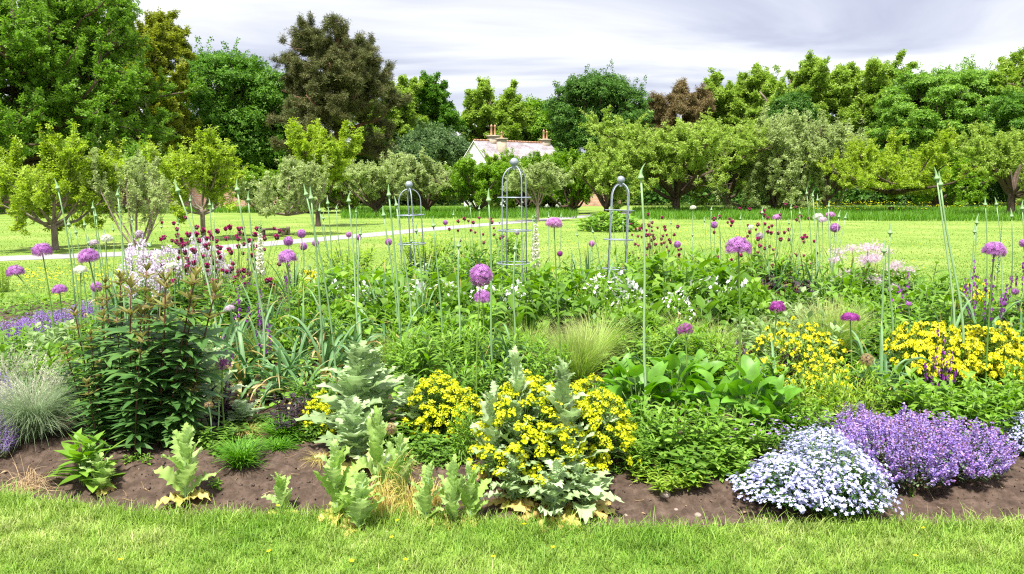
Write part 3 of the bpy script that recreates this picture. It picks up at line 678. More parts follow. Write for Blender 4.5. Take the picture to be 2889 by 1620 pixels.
# ------------------------------------------------------------------ trees
SPRAYS = [sprayT(4, 1, .55, k) for k in range(3)]
def tree_parts(Hh, Rx, Ry, zb, nlobe=70, nleaf=7000, ls=.3, leaf='oak', bark='bark', trunk_r=.4, lobe=(.2, .34), flat=.75, top=.5, irr=.25, shoots=0, inner=.3, seed=0, forks=1, limbs=16, hang=0.0, fork_h=None, trunk_lean=0.0, belly=1.0, twig_up=.4):
    """crown: leafy sprays on the shells of many lobes inside an irregular envelope (Rx x Ry, from zb to Hh); trunk with limbs"""
    r = np.random.default_rng(seed + 100); Hc = Hh - zb; nlobe = int(nlobe * 2.6); lobe = (lobe[0] * .5, lobe[1] * .74); nleaf = int(nleaf * 2.1); ls = ls * .74; Rx *= 1.1; Ry *= 1.1
    a = r.uniform(0, 2 * PI, nlobe); u = r.uniform(0.03, .97, nlobe)
    prof = np.where(u < top, np.clip(1 - belly * ((top - u) / top) ** 2.2 * .75, .2, 1), np.sqrt(np.clip(1 - ((u - top) / (1 - top)) ** 2, 0, 1)))
    q = np.where(r.random(nlobe) < inner, r.uniform(0, .6, nlobe), r.uniform(.68, .95, nlobe))
    k = 1 + irr * (vnoise(np.cos(a) * 2 + 7 + seed, u * 4 + np.sin(a) * 2, seed) * 2 - 1)
    rl = (Rx + Ry) / 2 * r.uniform(lobe[0], lobe[1], nlobe)
    C = np.stack([np.cos(a) * prof * q * k * (Rx - rl * .6), np.sin(a) * prof * q * k * (Ry - rl * .6), zb + rl * .4 + u * (Hc - rl * .9) * (1 + irr * .3 * (r.random(nlobe) - .7))], -1)
    n = np.maximum(8, (nleaf * rl ** 2 / (rl ** 2).sum()).astype(int)); L = np.repeat(np.arange(nlobe), n); m = len(L)
    d = nrm(r.normal(size=(m, 3))); d[:, 2] = np.where(r.random(m) < .6, np.abs(d[:, 2]), d[:, 2])
    rad = rl[L] * (1.0 - .75 * r.random(m) ** 2.2) * (1 + .35 * (r.random(m) - .45))
    p = C[L] + d * rad[:, None] * [1, 1, flat]
    if hang: p[:, 2] -= hang * np.linalg.norm(p[:, :2], axis=1) ** 2 / max(Rx, .1)
    if shoots:
        sa = r.uniform(0, 6.3, shoots); sq = np.sqrt(r.random(shoots)) * .8; sl = Hc * r.uniform(.18, .42, shoots); per = 60
        bs = np.stack([np.cos(sa) * sq * Rx, np.sin(sa) * sq * Ry, Hh - Hc * .12 - sq ** 2 * Hc * .35], -1)
        t = r.random((shoots, per)) ** .8
        sp_ = bs[:, None, :] + np.stack([np.cos(sa)[:, None] * t * sl[:, None] * .25, np.sin(sa)[:, None] * t * sl[:, None] * .25, t * sl[:, None] - .1 * Hc], -1) + r.normal(0, 1, (shoots, per, 3)) * (.055 * Rx * (1.1 - t))[..., None]
        p = np.concatenate([p, sp_.reshape(-1, 3)]); d = np.concatenate([d, nrm(r.normal(size=(shoots * per, 3)))]); m = len(p)
    # short twigs with a few leaves make the outline ragged
    nt_ = int(nlobe * 2.2); w0 = r.integers(0, nlobe, nt_); dd = nrm(r.normal(size=(nt_, 3)) + [0, 0, .7]); st = C[w0] + dd * rl[w0][:, None] * .9 * [1, 1, flat]
    tl = rl[w0] * r.uniform(.35, 1.1, nt_); tq = r.random((nt_, 12)); tp = st[:, None] + (dd + [0, 0, twig_up])[:, None] * (tq * tl[:, None])[..., None] + r.normal(0, 1, (nt_, 12, 3)) * (ls * .45)
    p = np.concatenate([p, tp.reshape(-1, 3)]); d = np.concatenate([d, nrm(r.normal(size=(nt_ * 12, 3)))]); m = len(p)
    p[:, 2] = np.maximum(p[:, 2], .15)
    up = d * .9 + np.array([0, 0, .8]) + r.normal(0, .45, (m, 3)); lf = MB(); kk = r.integers(0, 3, m)
    for i in range(3):
        z = kk == i; lf.inst(SPRAYS[i], frames(nrm(np.cross(up[z], r.normal(size=(z.sum(), 3)))), ls * r.uniform(.65, 1.25, z.sum()), up[z]), p[z])
    b = MB(); fh = fork_h if fork_h is not None else zb + Hc * .12
    t = np.linspace(0, 1, 7)
    for f in range(forks):
        az = 2 * PI * f / max(forks, 1) + .4; e = 0 if forks == 1 else Rx * .45
        top_ = np.array([math.cos(az) * e + trunk_lean, math.sin(az) * e * .6, fh + (Hh - fh) * (.75 if forks == 1 else .55)])
        pth = np.stack([top_[0] * t ** 1.6, top_[1] * t ** 1.6, top_[2] * t], -1) + r.normal(0, .02 * Rx, (7, 3)) * (t * (1 - t) * 3)[:, None]; pth[0, 2] = -.1
        tubes(b, pth[None], (trunk_r * (1 if forks == 1 else .62) * np.array([1.35, 1.0, .88, .7, .5, .32, .12]))[None], 9)
    o = np.argsort(-np.linalg.norm(C - [0, 0, zb + Hc * .4], axis=1))[:limbs * 2]; o = r.permutation(o)[:limbs]
    s0 = np.stack([np.zeros(len(o)) + trunk_lean * .3, np.zeros(len(o)), fh * r.uniform(.85, 1.0, len(o)) + (C[o, 2] - fh).clip(0) * r.uniform(.05, .5, len(o))], -1)
    tm = np.linspace(0, 1, 6)[None, :, None]; end = C[o]
    pts = s0[:, None] + (end - s0)[:, None] * np.concatenate([tm ** .8, tm ** .8, tm ** 1.2], -1) + r.normal(0, .03 * Rx, (len(o), 6, 3)) * (tm * (1 - tm) * 4)
    tubes(b, pts, (trunk_r * .42 * np.array([1, .8, .6, .42, .28, .12]))[None], 6)
    # twigs inside the lobes
    tw = r.integers(0, nlobe, nlobe * 2); e2 = C[tw] + nrm(r.normal(size=(len(tw), 3)) + [0, 0, .4]) * rl[tw][:, None] * .95
    tubes(b, np.stack([C[tw] - (C[tw] - [0, 0, fh]) * .25, C[tw], e2], 1), (trunk_r * np.array([.13, .08, .02]))[None], 4)
    return [('crown', lf.mesh('crown', M[leaf], False), []), ('trunk', b.mesh('trunk', M[bark]), [])]

def branch_parts(Hh, R, fork_h, nl=7, ns=7, nt=8, per=15, ls=.12, leaf='apple_green', bark='bark', trunk_r=.2, seed=0, spr=None, el=(.35, 1.1), up=.45, stems=1, jit=.9, shoots=0.0, zb=0.0, lean=0.0, tall=False, wpow=.72):
    """a tree grown limb by limb: limbs > boughs > twigs, leaf sprays strung along the twigs"""
    r = np.random.default_rng(seed + 500)
    def cur(n, K, base, az, e0, e1, L):
        s = np.linspace(0, 1, K)[:-1] + .5 / (K - 1); e = e0[:, None] + (e1 - e0)[:, None] * s; w = az[:, None] + np.cumsum(r.normal(0, .16, (n, K - 1)), 1); e = e + np.cumsum(r.normal(0, .12, (n, K - 1)), 1)
        q = dirs(w, e) * (L / (K - 1))[:, None, None]; return np.concatenate([np.zeros((n, 1, 3)), np.cumsum(q, 1)], 1) + base[:, None]
    tr = fork_h; azs = np.arange(nl) * 2.4 + r.uniform(-.3, .3, nl); f = r.uniform(.75, 1.0, nl); b0 = np.stack([np.zeros(nl), np.zeros(nl), tr * f], -1)
    if stems > 1: b0[:, :2] = np.stack([np.cos(azs), np.sin(azs)], -1) * trunk_r * .5; b0[:, 2] *= .35
    limb = cur(nl, 8, b0, azs, r.uniform(el[0], el[1], nl), r.uniform(.7, 1.3, nl), R * r.uniform(.75, 1.25, nl))
    if tall:
        u = np.linspace(0, .86, nl) + r.uniform(-.04, .04, nl); b0 = np.stack([u * 0, u * 0, tr + u.clip(0) * (Hh - tr) * .9], -1)
        limb = cur(nl, 8, b0, azs, r.uniform(el[0], el[1], nl) * (.6 + .7 * u), r.uniform(.3, .8, nl), R * np.sqrt(1 - (u * .95) ** 2) * r.uniform(.7, 1.12, nl))
    else: limb = np.concatenate([limb, cur(2, 8, np.tile([0, 0, tr], (2, 1)), r.uniform(0, 6.3, 2), np.array([1.3, 1.15]), np.array([1.35, 1.3]), R * np.array([.8, .6]))])
    n1 = len(limb)
    t = r.uniform(.22, 1, (n1, ns)); p, tg = along(limb, t); p = p.reshape(-1, 3); tg = tg.reshape(-1, 3); m = len(p)
    az = np.arctan2(tg[:, 1], tg[:, 0]) + r.normal(0, jit, m); e = np.arcsin(tg[:, 2].clip(-1, 1)) + r.normal(0, .5, m)
    bou = cur(m, 6, p, az, e.clip(-.35, 1.3), (e + up).clip(-.4, 1.4), R * r.uniform(.25, .62, m) * (1.15 - .5 * t.ravel()))
    t = r.uniform(.1, 1, (m, nt)); p, tg = along(bou, t); p = p.reshape(-1, 3); tg = tg.reshape(-1, 3); k = len(p)
    az = np.arctan2(tg[:, 1], tg[:, 0]) + r.normal(0, 1.0, k); e = np.arcsin(tg[:, 2].clip(-1, 1)) * .6 + r.normal(.25, .6, k)
    L = R * r.uniform(.06, .17, k); sh = r.random(k) < shoots; L = np.where(sh, L * 2.6, L); e = np.where(sh, 1.25, e)
    twg = cur(k, 4, p, az, e.clip(-.8, 1.45), (e + .3).clip(-.9, 1.5), L)
    allp = [limb, bou, twg]
    pts = twg.reshape(-1, 3); zt = np.percentile(pts[:, 2], 99.6); rr = np.percentile(np.abs(pts[:, 0]), 98.5); zl = np.percentile(pts[:, 2], 2)
    def fit(q):
        q = q.copy(); z = q[..., 2]; w = np.clip((z - tr) / max(.01, zt - tr), -1, 2); w = np.where(w > 0, np.abs(w) ** (1 if tall else wpow), w); q[..., 2] = np.where(z > tr, tr + w * (Hh - tr), z); q[..., :2] *= R / rr * (1 if tall else np.clip(z / max(tr, .01), 0, 1)[..., None] ** .5)
        if zb: q[..., 2] = np.where(z < zb, zb - (zb - q[..., 2]) * .3, q[..., 2])
        q[..., 0] += lean * q[..., 2]; return q
    limb, bou, twg = fit(limb), fit(bou), fit(twg)
    tt = r.random((k, per)) ** .8; p, tg = along(twg, tt); p = p.reshape(-1, 3) + r.normal(0, ls * .4, (k * per, 3)); n = len(p); p[:, 2] = np.maximum(p[:, 2], .25)
    upv = r.normal(0, .55, (n, 3)) + [0, 0, .9]; lf = MB(); kk = r.integers(0, 3, n); spr = spr or SPRAYS
    for i in range(3):
        z = kk == i; lf.inst(spr[i], frames(nrm(np.cross(upv[z], r.normal(size=(z.sum(), 3)))), ls * r.uniform(.6, 1.3, z.sum()), upv[z]), p[z], 0, np.clip(.25 + .5 * r.random(z.sum()) + .35 * (np.repeat(r.random(k), per)[z] - .5), 0, 1))
    bb = MB(); tq = np.linspace(0, 1, 6); tp = np.stack([tq * 0 + lean * tq * tr, tq * 0, tq * tr * 1.02 - .05], -1)
    if tall: tp[:, 2] = tq * Hh * .9; tp[:, :2] += r.normal(0, .012 * Hh, (6, 2)) * (tq * (1 - tq) * 4)[:, None]
    tubes(bb, tp[None], (trunk_r * np.array([1.35, 1.05, .98, .95, .95, .85] if not tall else [1.35, 1, .85, .6, .35, .08]))[None], 9)
    tubes(bb, limb, (trunk_r * np.linspace(.62, .16, 8))[None] * (1 if stems > 1 else .8), 7); tubes(bb, bou, (trunk_r * np.linspace(.17, .05, 6))[None], 5); tubes(bb, twg, (trunk_r * np.linspace(.05, .02, 4))[None], 3)
    return [('crown', lf.mesh('crown', M[leaf], False), []), ('trunk', bb.mesh('trunk', M[bark]), [])]

def plant(name, parts, loc, rot=0.0, sc=1.0, label=None, cat='plant', group=None):
    root = put(name, None, None, label, cat, group, None, loc, rot, sc)
    for nm, me, subs in parts:
        o = put(nm, me, root)
        for sn, sm in subs: put(sn, sm, o)
    return root

def height_of(parts):
    z = 0
    for _, me, subs in parts:
        for m in [me] + [x[1] for x in subs]:
            v = np.empty(len(m.vertices) * 3, np.float32); m.vertices.foreach_get('co', v); z = max(z, float(v[2::3].max()))
    return z
def width_of(parts):
    w = 0
    for _, me, subs in parts:
        v = np.empty(len(me.vertices) * 3, np.float32); me.vertices.foreach_get('co', v); w = max(w, 2 * float(np.percentile(np.abs(v[0::3]), 99)))
    return w
# ------------------------------------------------------------------ render, camera, light
S.render.engine = 'CYCLES'
S.cycles.use_denoising = False
S.cycles.max_bounces = 6; S.cycles.diffuse_bounces = 3; S.cycles.transmission_bounces = 3; S.cycles.glossy_bounces = 2
S.cycles.sample_clamp_indirect = 4
S.render.filter_size = 1.2 if hasattr(S.render, 'filter_size') else 1.5
S.cycles.filter_width = 1.2
S.view_settings.view_transform = 'Standard'; S.view_settings.look = 'None'; S.view_settings.gamma = 1; S.view_settings.exposure = EXPO
cd = bpy.data.cameras.new('camera'); cam = bpy.data.objects.new('camera', cd); COL.objects.link(cam)
cd.sensor_width = 36; cd.lens = FP / 2575 * 36; cd.clip_end = 3000; cd.clip_start = .05
cam.location = (0, 0, H); cam.rotation_euler = (PI / 2 - TH, 0, 0); S.camera = cam

SUN_EL, SUN_AZ = math.radians(64), math.radians(200)      # azimuth clockwise from +Y: the sun stands behind the camera, a little left
ld = bpy.data.lights.new('sun', 'SUN'); ld.energy = SUN_E; ld.angle = math.radians(SUN_ANG); ld.color = (1, .965, .9)
sun = bpy.data.objects.new('sun', ld); COL.objects.link(sun)
sv = Vector((math.sin(SUN_AZ) * math.cos(SUN_EL), math.cos(SUN_AZ) * math.cos(SUN_EL), math.sin(SUN_EL)))
sun.rotation_euler = (-sv).to_track_quat('-Z', 'Y').to_euler()

W = bpy.data.worlds.new('World'); S.world = W; W.use_nodes = True
nt = W.node_tree; nt.nodes.clear(); N, L = nt.nodes, nt.links
out = N.new('ShaderNodeOutputWorld'); bg = N.new('ShaderNodeBackground'); L.new(bg.outputs[0], out.inputs[0]); bg.inputs['Strength'].default_value = .1
sky = N.new('ShaderNodeTexSky'); sky.sky_type = 'NISHITA'; sky.sun_disc = False; sky.sun_elevation = SUN_EL; sky.sun_rotation = SUN_AZ
tc = N.new('ShaderNodeTexCoord'); sx = N.new('ShaderNodeSeparateXYZ'); L.new(tc.outputs['Generated'], sx.inputs[0])
def math_(op, a, b):
    n = N.new('ShaderNodeMath'); n.operation = op
    for i, v in enumerate((a, b)):
        if isinstance(v, (int, float)): n.inputs[i].default_value = v
        else: L.new(v, n.inputs[i])
    return n.outputs[0]
den = math_('ADD', math_('MAXIMUM', sx.outputs[2], 0.0), .09)
cx = N.new('ShaderNodeCombineXYZ'); L.new(math_('DIVIDE', sx.outputs[0], den), cx.inputs[0]); L.new(math_('DIVIDE', sx.outputs[1], den), cx.inputs[1])
mp = N.new('ShaderNodeMapping'); mp.inputs['Scale'].default_value = (.34, .62, 1); mp.inputs['Rotation'].default_value = (0, 0, .12); mp.inputs['Location'].default_value = SKYLOC; L.new(cx.outputs[0], mp.inputs[0])
n1 = N.new('ShaderNodeTexNoise'); n1.inputs['Scale'].default_value = 1.35; n1.inputs['Detail'].default_value = 7; n1.inputs['Roughness'].default_value = .5; n1.inputs['Distortion'].default_value = .6
L.new(mp.outputs[0], n1.inputs['Vector'])
cr = ramp(nt, [(.36, (1.9, 1.95, 2.5)), (.45, (2.6, 2.65, 3.1)), (.53, (3.4, 3.4, 3.6)), (.62, (4.2, 4.15, 4.1))]); L.new(n1.outputs['Fac'], cr.inputs['Fac'])
zr = N.new('ShaderNodeMapRange'); zr.inputs['From Min'].default_value = .3; zr.inputs['From Max'].default_value = .95; zr.inputs['To Min'].default_value = 1.0; zr.inputs['To Max'].default_value = ZEN
L.new(sx.outputs[2], zr.inputs['Value'])
vm = N.new('ShaderNodeVectorMath'); vm.operation = 'SCALE'; L.new(cr.outputs['Color'], vm.inputs[0]); L.new(math_('MULTIPLY', zr.outputs[0], SKYK), vm.inputs['Scale'])
mx = N.new('ShaderNodeMix'); mx.data_type = 'RGBA'; mx.inputs['Factor'].default_value = .9; L.new(sky.outputs[0], mx.inputs['A']); L.new(vm.outputs[0], mx.inputs['B'])
L.new(mx.outputs['Result'], bg.inputs['Color'])

# ------------------------------------------------------------------ ground, path, soil
def lawn_material():
    m, nt, N, L = mat_new('lawn')
    out = N.new('ShaderNodeOutputMaterial'); p = N.new('ShaderNodeBsdfPrincipled'); L.new(p.outputs[0], out.inputs[0]); p.inputs['Roughness'].default_value = .8; p.inputs['Specular IOR Level'].default_value = .2
    tc = N.new('ShaderNodeTexCoord')
    a = N.new('ShaderNodeTexNoise'); a.inputs['Scale'].default_value = .35; a.inputs['Detail'].default_value = 6; a.inputs['Roughness'].default_value = .6; L.new(tc.outputs['Object'], a.inputs['Vector'])
    b = N.new('ShaderNodeTexNoise'); b.inputs['Scale'].default_value = 14; b.inputs['Detail'].default_value = 8; b.inputs['Roughness'].default_value = .7; L.new(tc.outputs['Object'], b.inputs['Vector'])
    r1 = ramp(nt, [(.32, (.135, .23, .03)), (.5, (.18, .27, .042)), (.68, (.255, .315, .074))]); L.new(a.outputs['Fac'], r1.inputs['Fac'])
    r2 = ramp(nt, [(.3, (.75, .75, .75)), (.5, (1, 1, 1)), (.72, (1.2, 1.18, 1.18))]); L.new(b.outputs['Fac'], r2.inputs['Fac'])
    mx = N.new('ShaderNodeMix'); mx.data_type = 'RGBA'; mx.blend_type = 'MULTIPLY'; mx.inputs['Factor'].default_value = 1; L.new(r1.outputs[0], mx.inputs['A']); L.new(r2.outputs[0], mx.inputs['B']); L.new(mx.outputs['Result'], p.inputs['Base Color'])
    bp = N.new('ShaderNodeBump'); bp.inputs['Strength'].default_value = .7; bp.inputs['Distance'].default_value = .05; L.new(b.outputs['Fac'], bp.inputs['Height']); L.new(bp.outputs[0], p.inputs['Normal'])
    return m
M['lawn'] = lawn_material()
def grid(name, xs, ys, zf, mt, mask=None):
    X, Y = np.meshgrid(xs, ys); Z = zf(X, Y); b = MB(); nx, ny = len(xs), len(ys)
    i, j = np.meshgrid(np.arange(nx - 1), np.arange(ny - 1)); q = (j * nx + i).ravel()
    F = np.stack([q, q + 1, q + 1 + nx, q + nx], -1)
    if mask is not None: F = F[mask(X, Y).ravel()[F].any(1)]
    b.add(np.stack([X, Y, Z], -1).reshape(-1, 3), F); return b.mesh(name, mt)
# one sheet with a finer part around the bed, dipping just under the soil there
xs = np.concatenate([np.linspace(-900, -16, 12), np.linspace(-15, 16, 311), np.linspace(17, 900, 12)])
ys = np.concatenate([np.linspace(-300, -3, 6), np.linspace(-2, 3.3, 12), np.arange(3.4, 5.4, .05), np.arange(5.4, 18, .12), np.linspace(19, 1500, 16)])
put('lawn', grid('lawn', xs, ys, lambda X, Y: np.where(bed_r(X, Y) < .985, -.12, 0.0), M['lawn']), None, 'sunlit mown lawn around the flower bed and out to the trees', 'lawn', None, 'structure')
xs = np.concatenate([np.arange(-8.2, -3.4, .08), np.arange(-3.4, 3.6, .014), np.arange(3.6, 9.2, .08)])
ys = np.concatenate([np.arange(3.4, 4.9, .014), np.arange(4.9, 14.4, .09)])
put('soil_bed', grid('soil_bed', xs, ys, lambda X, Y: soil_z(X, Y) + (.03 * (fbm(X * 26, Y * 26, 4, 9) - .5) + .02 * (vnoise(X * 60, Y * 60, 5) ** 3)) * np.clip((1 - bed_r(X, Y)) * 30, .2, 1), M['soil'], lambda X, Y: bed_r(X, Y) < 1.0), None, 'bare brown earth of the flower bed', 'soil', None, 'structure')

pts = np.array([G(-700, 690), G(-200, 664), G(0, 651), G(430, 632), G(860, 597), G(1150, 571), G(1440, 547), G(1700, 526), G(1950, 520), [60, 84, 0]])[:, :2]
def spline(p, n):
    t = np.linspace(0, len(p) - 1.0001, n); i = t.astype(int); u = (t - i)[:, None]; q = np.concatenate([[2 * p[0] - p[1]], p, [2 * p[-1] - p[-2]]])
    a, b, c, d = q[i], q[i + 1], q[i + 2], q[i + 3]
    return .5 * (2 * b + (c - a) * u + (2 * a - 5 * b + 4 * c - d) * u ** 2 + (3 * b - a - 3 * c + d) * u ** 3)
c = spline(pts, 160); tg = nrm(np.gradient(c, axis=0)); nn = np.stack([-tg[:, 1], tg[:, 0]], -1); w = .78 + .12 * (fbm(np.arange(160) * .35, np.zeros(160), 3, 2)[:, None] - .5)
V = np.concatenate([np.concatenate([c - nn * w, np.full((160, 1), .006)], 1), np.concatenate([c + nn * w, np.full((160, 1), .006)], 1)])
i = np.arange(159); b = MB(); b.add(V, np.stack([i, i + 1, i + 161, i + 160], -1)); put('gravel_path', b.mesh('gravel_path', M['path']), None, 'pale grey path curving across the lawn behind the bed', 'path', None, 'structure')
PATH = c
def off_path(x, y): return np.min((x[:, None] - PATH[None, ::4, 0]) ** 2 + (y[:, None] - PATH[None, ::4, 1]) ** 2, 1) > 1.35

# clods and stones on the bare strip
n = 2600; x = rng.uniform(-3.4, 3.6, n); y = rng.uniform(3.5, 4.9, n); r = bed_r(x, y); k = (r < .995); x, y = x[k], y[k]; n = len(x)
oct_ = (np.array([(1, 0, 0), (0, 1, 0), (-1, 0, 0), (0, -1, 0), (0, 0, .7), (0, 0, -.7), (.6, .6, .3), (-.6, .55, .35)]) * 1.0, np.array([(0, 1, 4), (1, 2, 4), (2, 3, 4), (3, 0, 4), (1, 0, 5), (2, 1, 5), (3, 2, 5), (0, 3, 5)]), np.full(8, .5))
b = MB(); b.inst(oct_, rframes(n, .004 + .012 * rng.random(n) ** 4), np.stack([x, y, soil_z(x, y) + .006], -1)); put('soil_clods', b.mesh('soil_clods', M['clod'], False), None, 'small brown crumbs of earth on the bare bed edge', 'earth', None, 'stuff')
n = 420; x = rng.uniform(-3.2, 3.4, n); y = rng.uniform(3.5, 4.8, n); k = (bed_r(x, y) < .99) & (rng.random(n) < .3 + vnoise(x * 3, y * 3, 61)); x, y = x[k], y[k]; n = len(x); p_ = np.stack([x, y, soil_z(x, y) + .012], -1)
b = MB(); hf = n // 2; b.inst(leafT(3, .45, .8, .3, 'ovate'), frames(dirs(rng.uniform(0, 6.3, hf), rng.normal(.1, .25, hf)), .03 * rng.uniform(.5, 1.5, hf), roll=rng.normal(0, .6, hf)), p_[:hf])
a_ = rng.uniform(0, 6.3, n - hf); dl = dirs(a_, rng.normal(0, .15, n - hf)) * (.07 * rng.uniform(.4, 1.5, n - hf))[:, None]; tubes(b, np.stack([p_[hf:] - dl * .5, p_[hf:] + rng.normal(0, .004, dl.shape), p_[hf:] + dl * .5], 1), .0014, 4)
put('leaf_litter', b.mesh('leaf_litter', M['grass_dry']), None, 'dead leaves and broken straw lying on the bare earth', 'litter', None, 'stuff')
STONE = []
for px, py, s in ((1020 * .381 + 1283.5, 1070 / 1.1219 + 920 * .3396, .03), (1755, 1297, .02), (1575, 1300, .013), (1960, 1308, .016), (690, 1258, .012), (1700, 1287, .012), (2128, 1325, .017)):
    p = G(px, py); bs = MB(); th = np.linspace(0, PI, 7)
    lathe(bs, [(max(.001, math.sin(a)) * s, -math.cos(a) * s * .6) for a in th], sides=9); v = bs.V[0]; v *= 1 + .2 * (vnoise(v[:, :1] * 60 + 3, v[:, 1:2] * 60 + v[:, 2:] * 50, 4) - .5)
    o = put('stone', bs.mesh('stone', M['stone'], False), None, None, 'stone', 'stones on the bare earth', None, (p[0], p[1], soil_z(p[0], p[1]) + s * .2)); STONE.append((o, px, s))

# ------------------------------------------------------------------ lawn blades
def blades(n, x, y, h, w, lean=.5):
    a = rng.uniform(0, 6.3, n); e0 = PI / 2 - np.abs(rng.normal(0, lean, n)); Pp = arcs(n, 4, np.stack([x, y, np.zeros(n)], -1), a, e0, e0 - rng.uniform(.2, 1.3, n), h)
    m = MB(); ribbons(m, Pp, w[:, None] * np.array([1, .95, .7, .12])[None], rnd=np.clip(.55 * vnoise(x * 1.7, y * 1.7, 21) + .35 * vnoise(x * 9, y * 9, 22) + rng.normal(0, .17, n), 0, 1)); return m
n = 390000; x = rng.uniform(-4.3, 4.3, n); y = rng.uniform(2.75, 4.75, n); cl = vnoise(x * 14, y * 14, 31)
k = (bed_r(x, y) > .992 + .012 * rng.random(n)) & (rng.random(n) < .35 + .9 * cl) & (np.abs(x) < .72 * y + .9); x, y, cl = x[k], y[k], cl[k]; n = len(x)
edge = np.clip((1.035 - bed_r(x, y)) / .035, 0, 1)
h = .022 + .03 * rng.random(n) * (.5 + cl) + .045 * edge * rng.random(n) + .05 * (rng.random(n) < .02 + .08 * edge)
put('lawn_grass', blades(n, x, y, h, .0028 + .0018 * rng.random(n)).mesh('lawn_grass', M['lawn_blade']), None, 'short bright green lawn grass in front of the flower bed', 'grass', None, 'stuff')
n = 150000; y = 1 / rng.uniform(1 / 46, 1 / 9.5, n); x = rng.uniform(-.72, .72, n) * y
k = (bed_r(x, y) > 1.0) & (rng.random(n) < .3 + vnoise(x * 2, y * 2, 8)); x, y = x[k], y[k]; k = off_path(x, y); x, y = x[k], y[k]; n = len(x)
put('lawn_grass', blades(n, x, y, .018 + .016 * rng.random(n), .006 + .0006 * y).mesh('lawn_grass', M['lawn_far']), None, 'mown grass of the wide lawn beyond the flower bed', 'grass', None, 'stuff')
# long grass under the orchard trees
def long_zone(x, y):
    xp = CX + FP * x / y
    lo = 41.5 + 3.5 * (vnoise(x * .15, y * .15, 4)); ok = (y > lo) & (y < 66 + 4 * vnoise(x * .2, x * .1, 6))
    right = xp > 1590; mid = (xp > 860) & (xp < 1450) & (y > 46)
    return ok & (right | mid | ((xp < 660) & (y > 58)))
n = 150000; y = rng.uniform(40, 70, n); x = rng.uniform(-.75, .75, n) * y; k = long_zone(x, y) & (rng.random(n) < .35 + .65 * vnoise(x * .8, y * .8, 12)); x, y = x[k], y[k]; k = off_path(x, y); x, y = x[k], y[k]; n = len(x)
put('long_grass', blades(n, x, y, .3 + .3 * rng.random(n) * vnoise(x * .5, y * .5, 3) + .1, .02 + .02 * rng.random(n), .3).mesh('long_grass', M['grass_long_shaded']), None, 'uncut grass beneath the orchard trees, their shade put into its dark green', 'long grass', None, 'stuff')
# buttercups
bp = []
for x0, x1, y0, y1, n in ((60, 330, 680, 718, 130), (0, 700, 665, 760, 60), (900, 1480, 560, 640, 120), (1950, 2420, 517, 545, 420), (2420, 2575, 520, 545, 60), (1620, 1950, 560, 640, 90), (2120, 2575, 590, 700, 45)):
    for _ in range(n):
        p = G(rng.uniform(x0, x1), rng.uniform(y0, y1)); bp.append((p[0], p[1], .48 if (p[1] > 41) else .07))
for px, py in ((678, 1418), (1318, 1348), (1240, 1432), (305, 1440), (1000, 1338), (985, 1382), (2320, 1358), (885, 1443), (1162, 1300), (1020, 1440), (1390, 1408), (2300, 1430), (700, 1300)): p = G(px, py); bp.append((p[0], p[1], .055))
bp = np.array(bp); n = len(bp); far = bp[:, 1] > 8
b = MB(); b.inst(flowerT(5, 1, .4), frames(dirs(rng.uniform(0, 6.3, n), rng.uniform(-.3, .3, n)), np.where(far, .016 + .0007 * bp[:, 1], .0125)), bp); tubes(b, np.stack([bp * [1, 1, 0], bp], 1), .0015, 3, 1)
put('buttercups', b.mesh('buttercups', [M['gold'], M['stem_green']], False), None, 'small yellow buttercups dotted over the lawn and long grass', 'buttercups', None, 'stuff')

# ------------------------------------------------------------------ house, walls, bench
def gx(x, Y): return P(x, 480, Y)[0]
ph = math.radians(33); C0 = np.array([gx(1223, 74), 74.0]); ux = np.array([math.cos(ph), math.sin(ph)]); uy = np.array([-math.sin(ph), math.cos(ph)])
Wd, Ln = 4.2, 8.6; ez = P(1223, 395, 74)[2]; rz = P(1191, 353, 75.7)[2]
def hp(a, b, z): p = C0 + ux * a + uy * b; return (p[0], p[1], z)
root = put('cottage', None, None, 'white cottage with grey slate roof and two chimney stacks behind the orchard', 'house', None, None, (C0[0], C0[1], 0))
def child(name, me, par=root):
    o = put(name, me, par)
    t = par
    off = np.zeros(3)
    while t is not None: off += np.array(t.location); t = t.parent
    o.location = [-v for v in off] if par is root else (0, 0, 0)
    return o
q = [([hp(0, 0, 0), hp(Ln, 0, 0), hp(Ln, 0, ez - .06), hp(0, 0, ez - .06)], 0), ([hp(Ln, Wd, 0), hp(0, Wd, 0), hp(0, Wd, ez - .06), hp(Ln, Wd, ez - .06)], 0),
     ([hp(0, Wd, 0), hp(0, 0, 0), hp(0, 0, ez - .06), hp(0, Wd / 2, rz - .08), hp(0, Wd, ez - .06)], 0), ([hp(Ln, 0, 0), hp(Ln, Wd, 0), hp(Ln, Wd, ez - .06), hp(Ln, Wd / 2, rz - .08), hp(Ln, 0, ez - .06)], 0)]
child('wall', quad_flat('wall', q, [M['render_white']]))
ov = .22; sl = (rz - ez) / (Wd / 2); q = []
for s in (0, 1):
    b0 = -ov if s == 0 else Wd + ov; e_ = ez - ov * sl
    q += [([hp(-.12, b0, e_), hp(Ln + .12, b0, e_), hp(Ln + .12, Wd / 2, rz), hp(-.12, Wd / 2, rz)], 0), ([hp(-.12, b0, e_ - .1), hp(Ln + .12, b0, e_ - .1), hp(Ln + .12, b0, e_), hp(-.12, b0, e_)], 0),
          ([hp(-.12, b0, e_ - .1), hp(-.12, b0, e_), hp(-.12, Wd / 2, rz), hp(-.12, Wd / 2, rz - .1)], 1), ([hp(Ln + .12, b0, e_ - .1), hp(Ln + .12, b0, e_), hp(Ln + .12, Wd / 2, rz), hp(Ln + .12, Wd / 2, rz - .1)], 1)]
roof = child('roof', quad_flat('roof', q, [M['slate'], M['render_white']]))
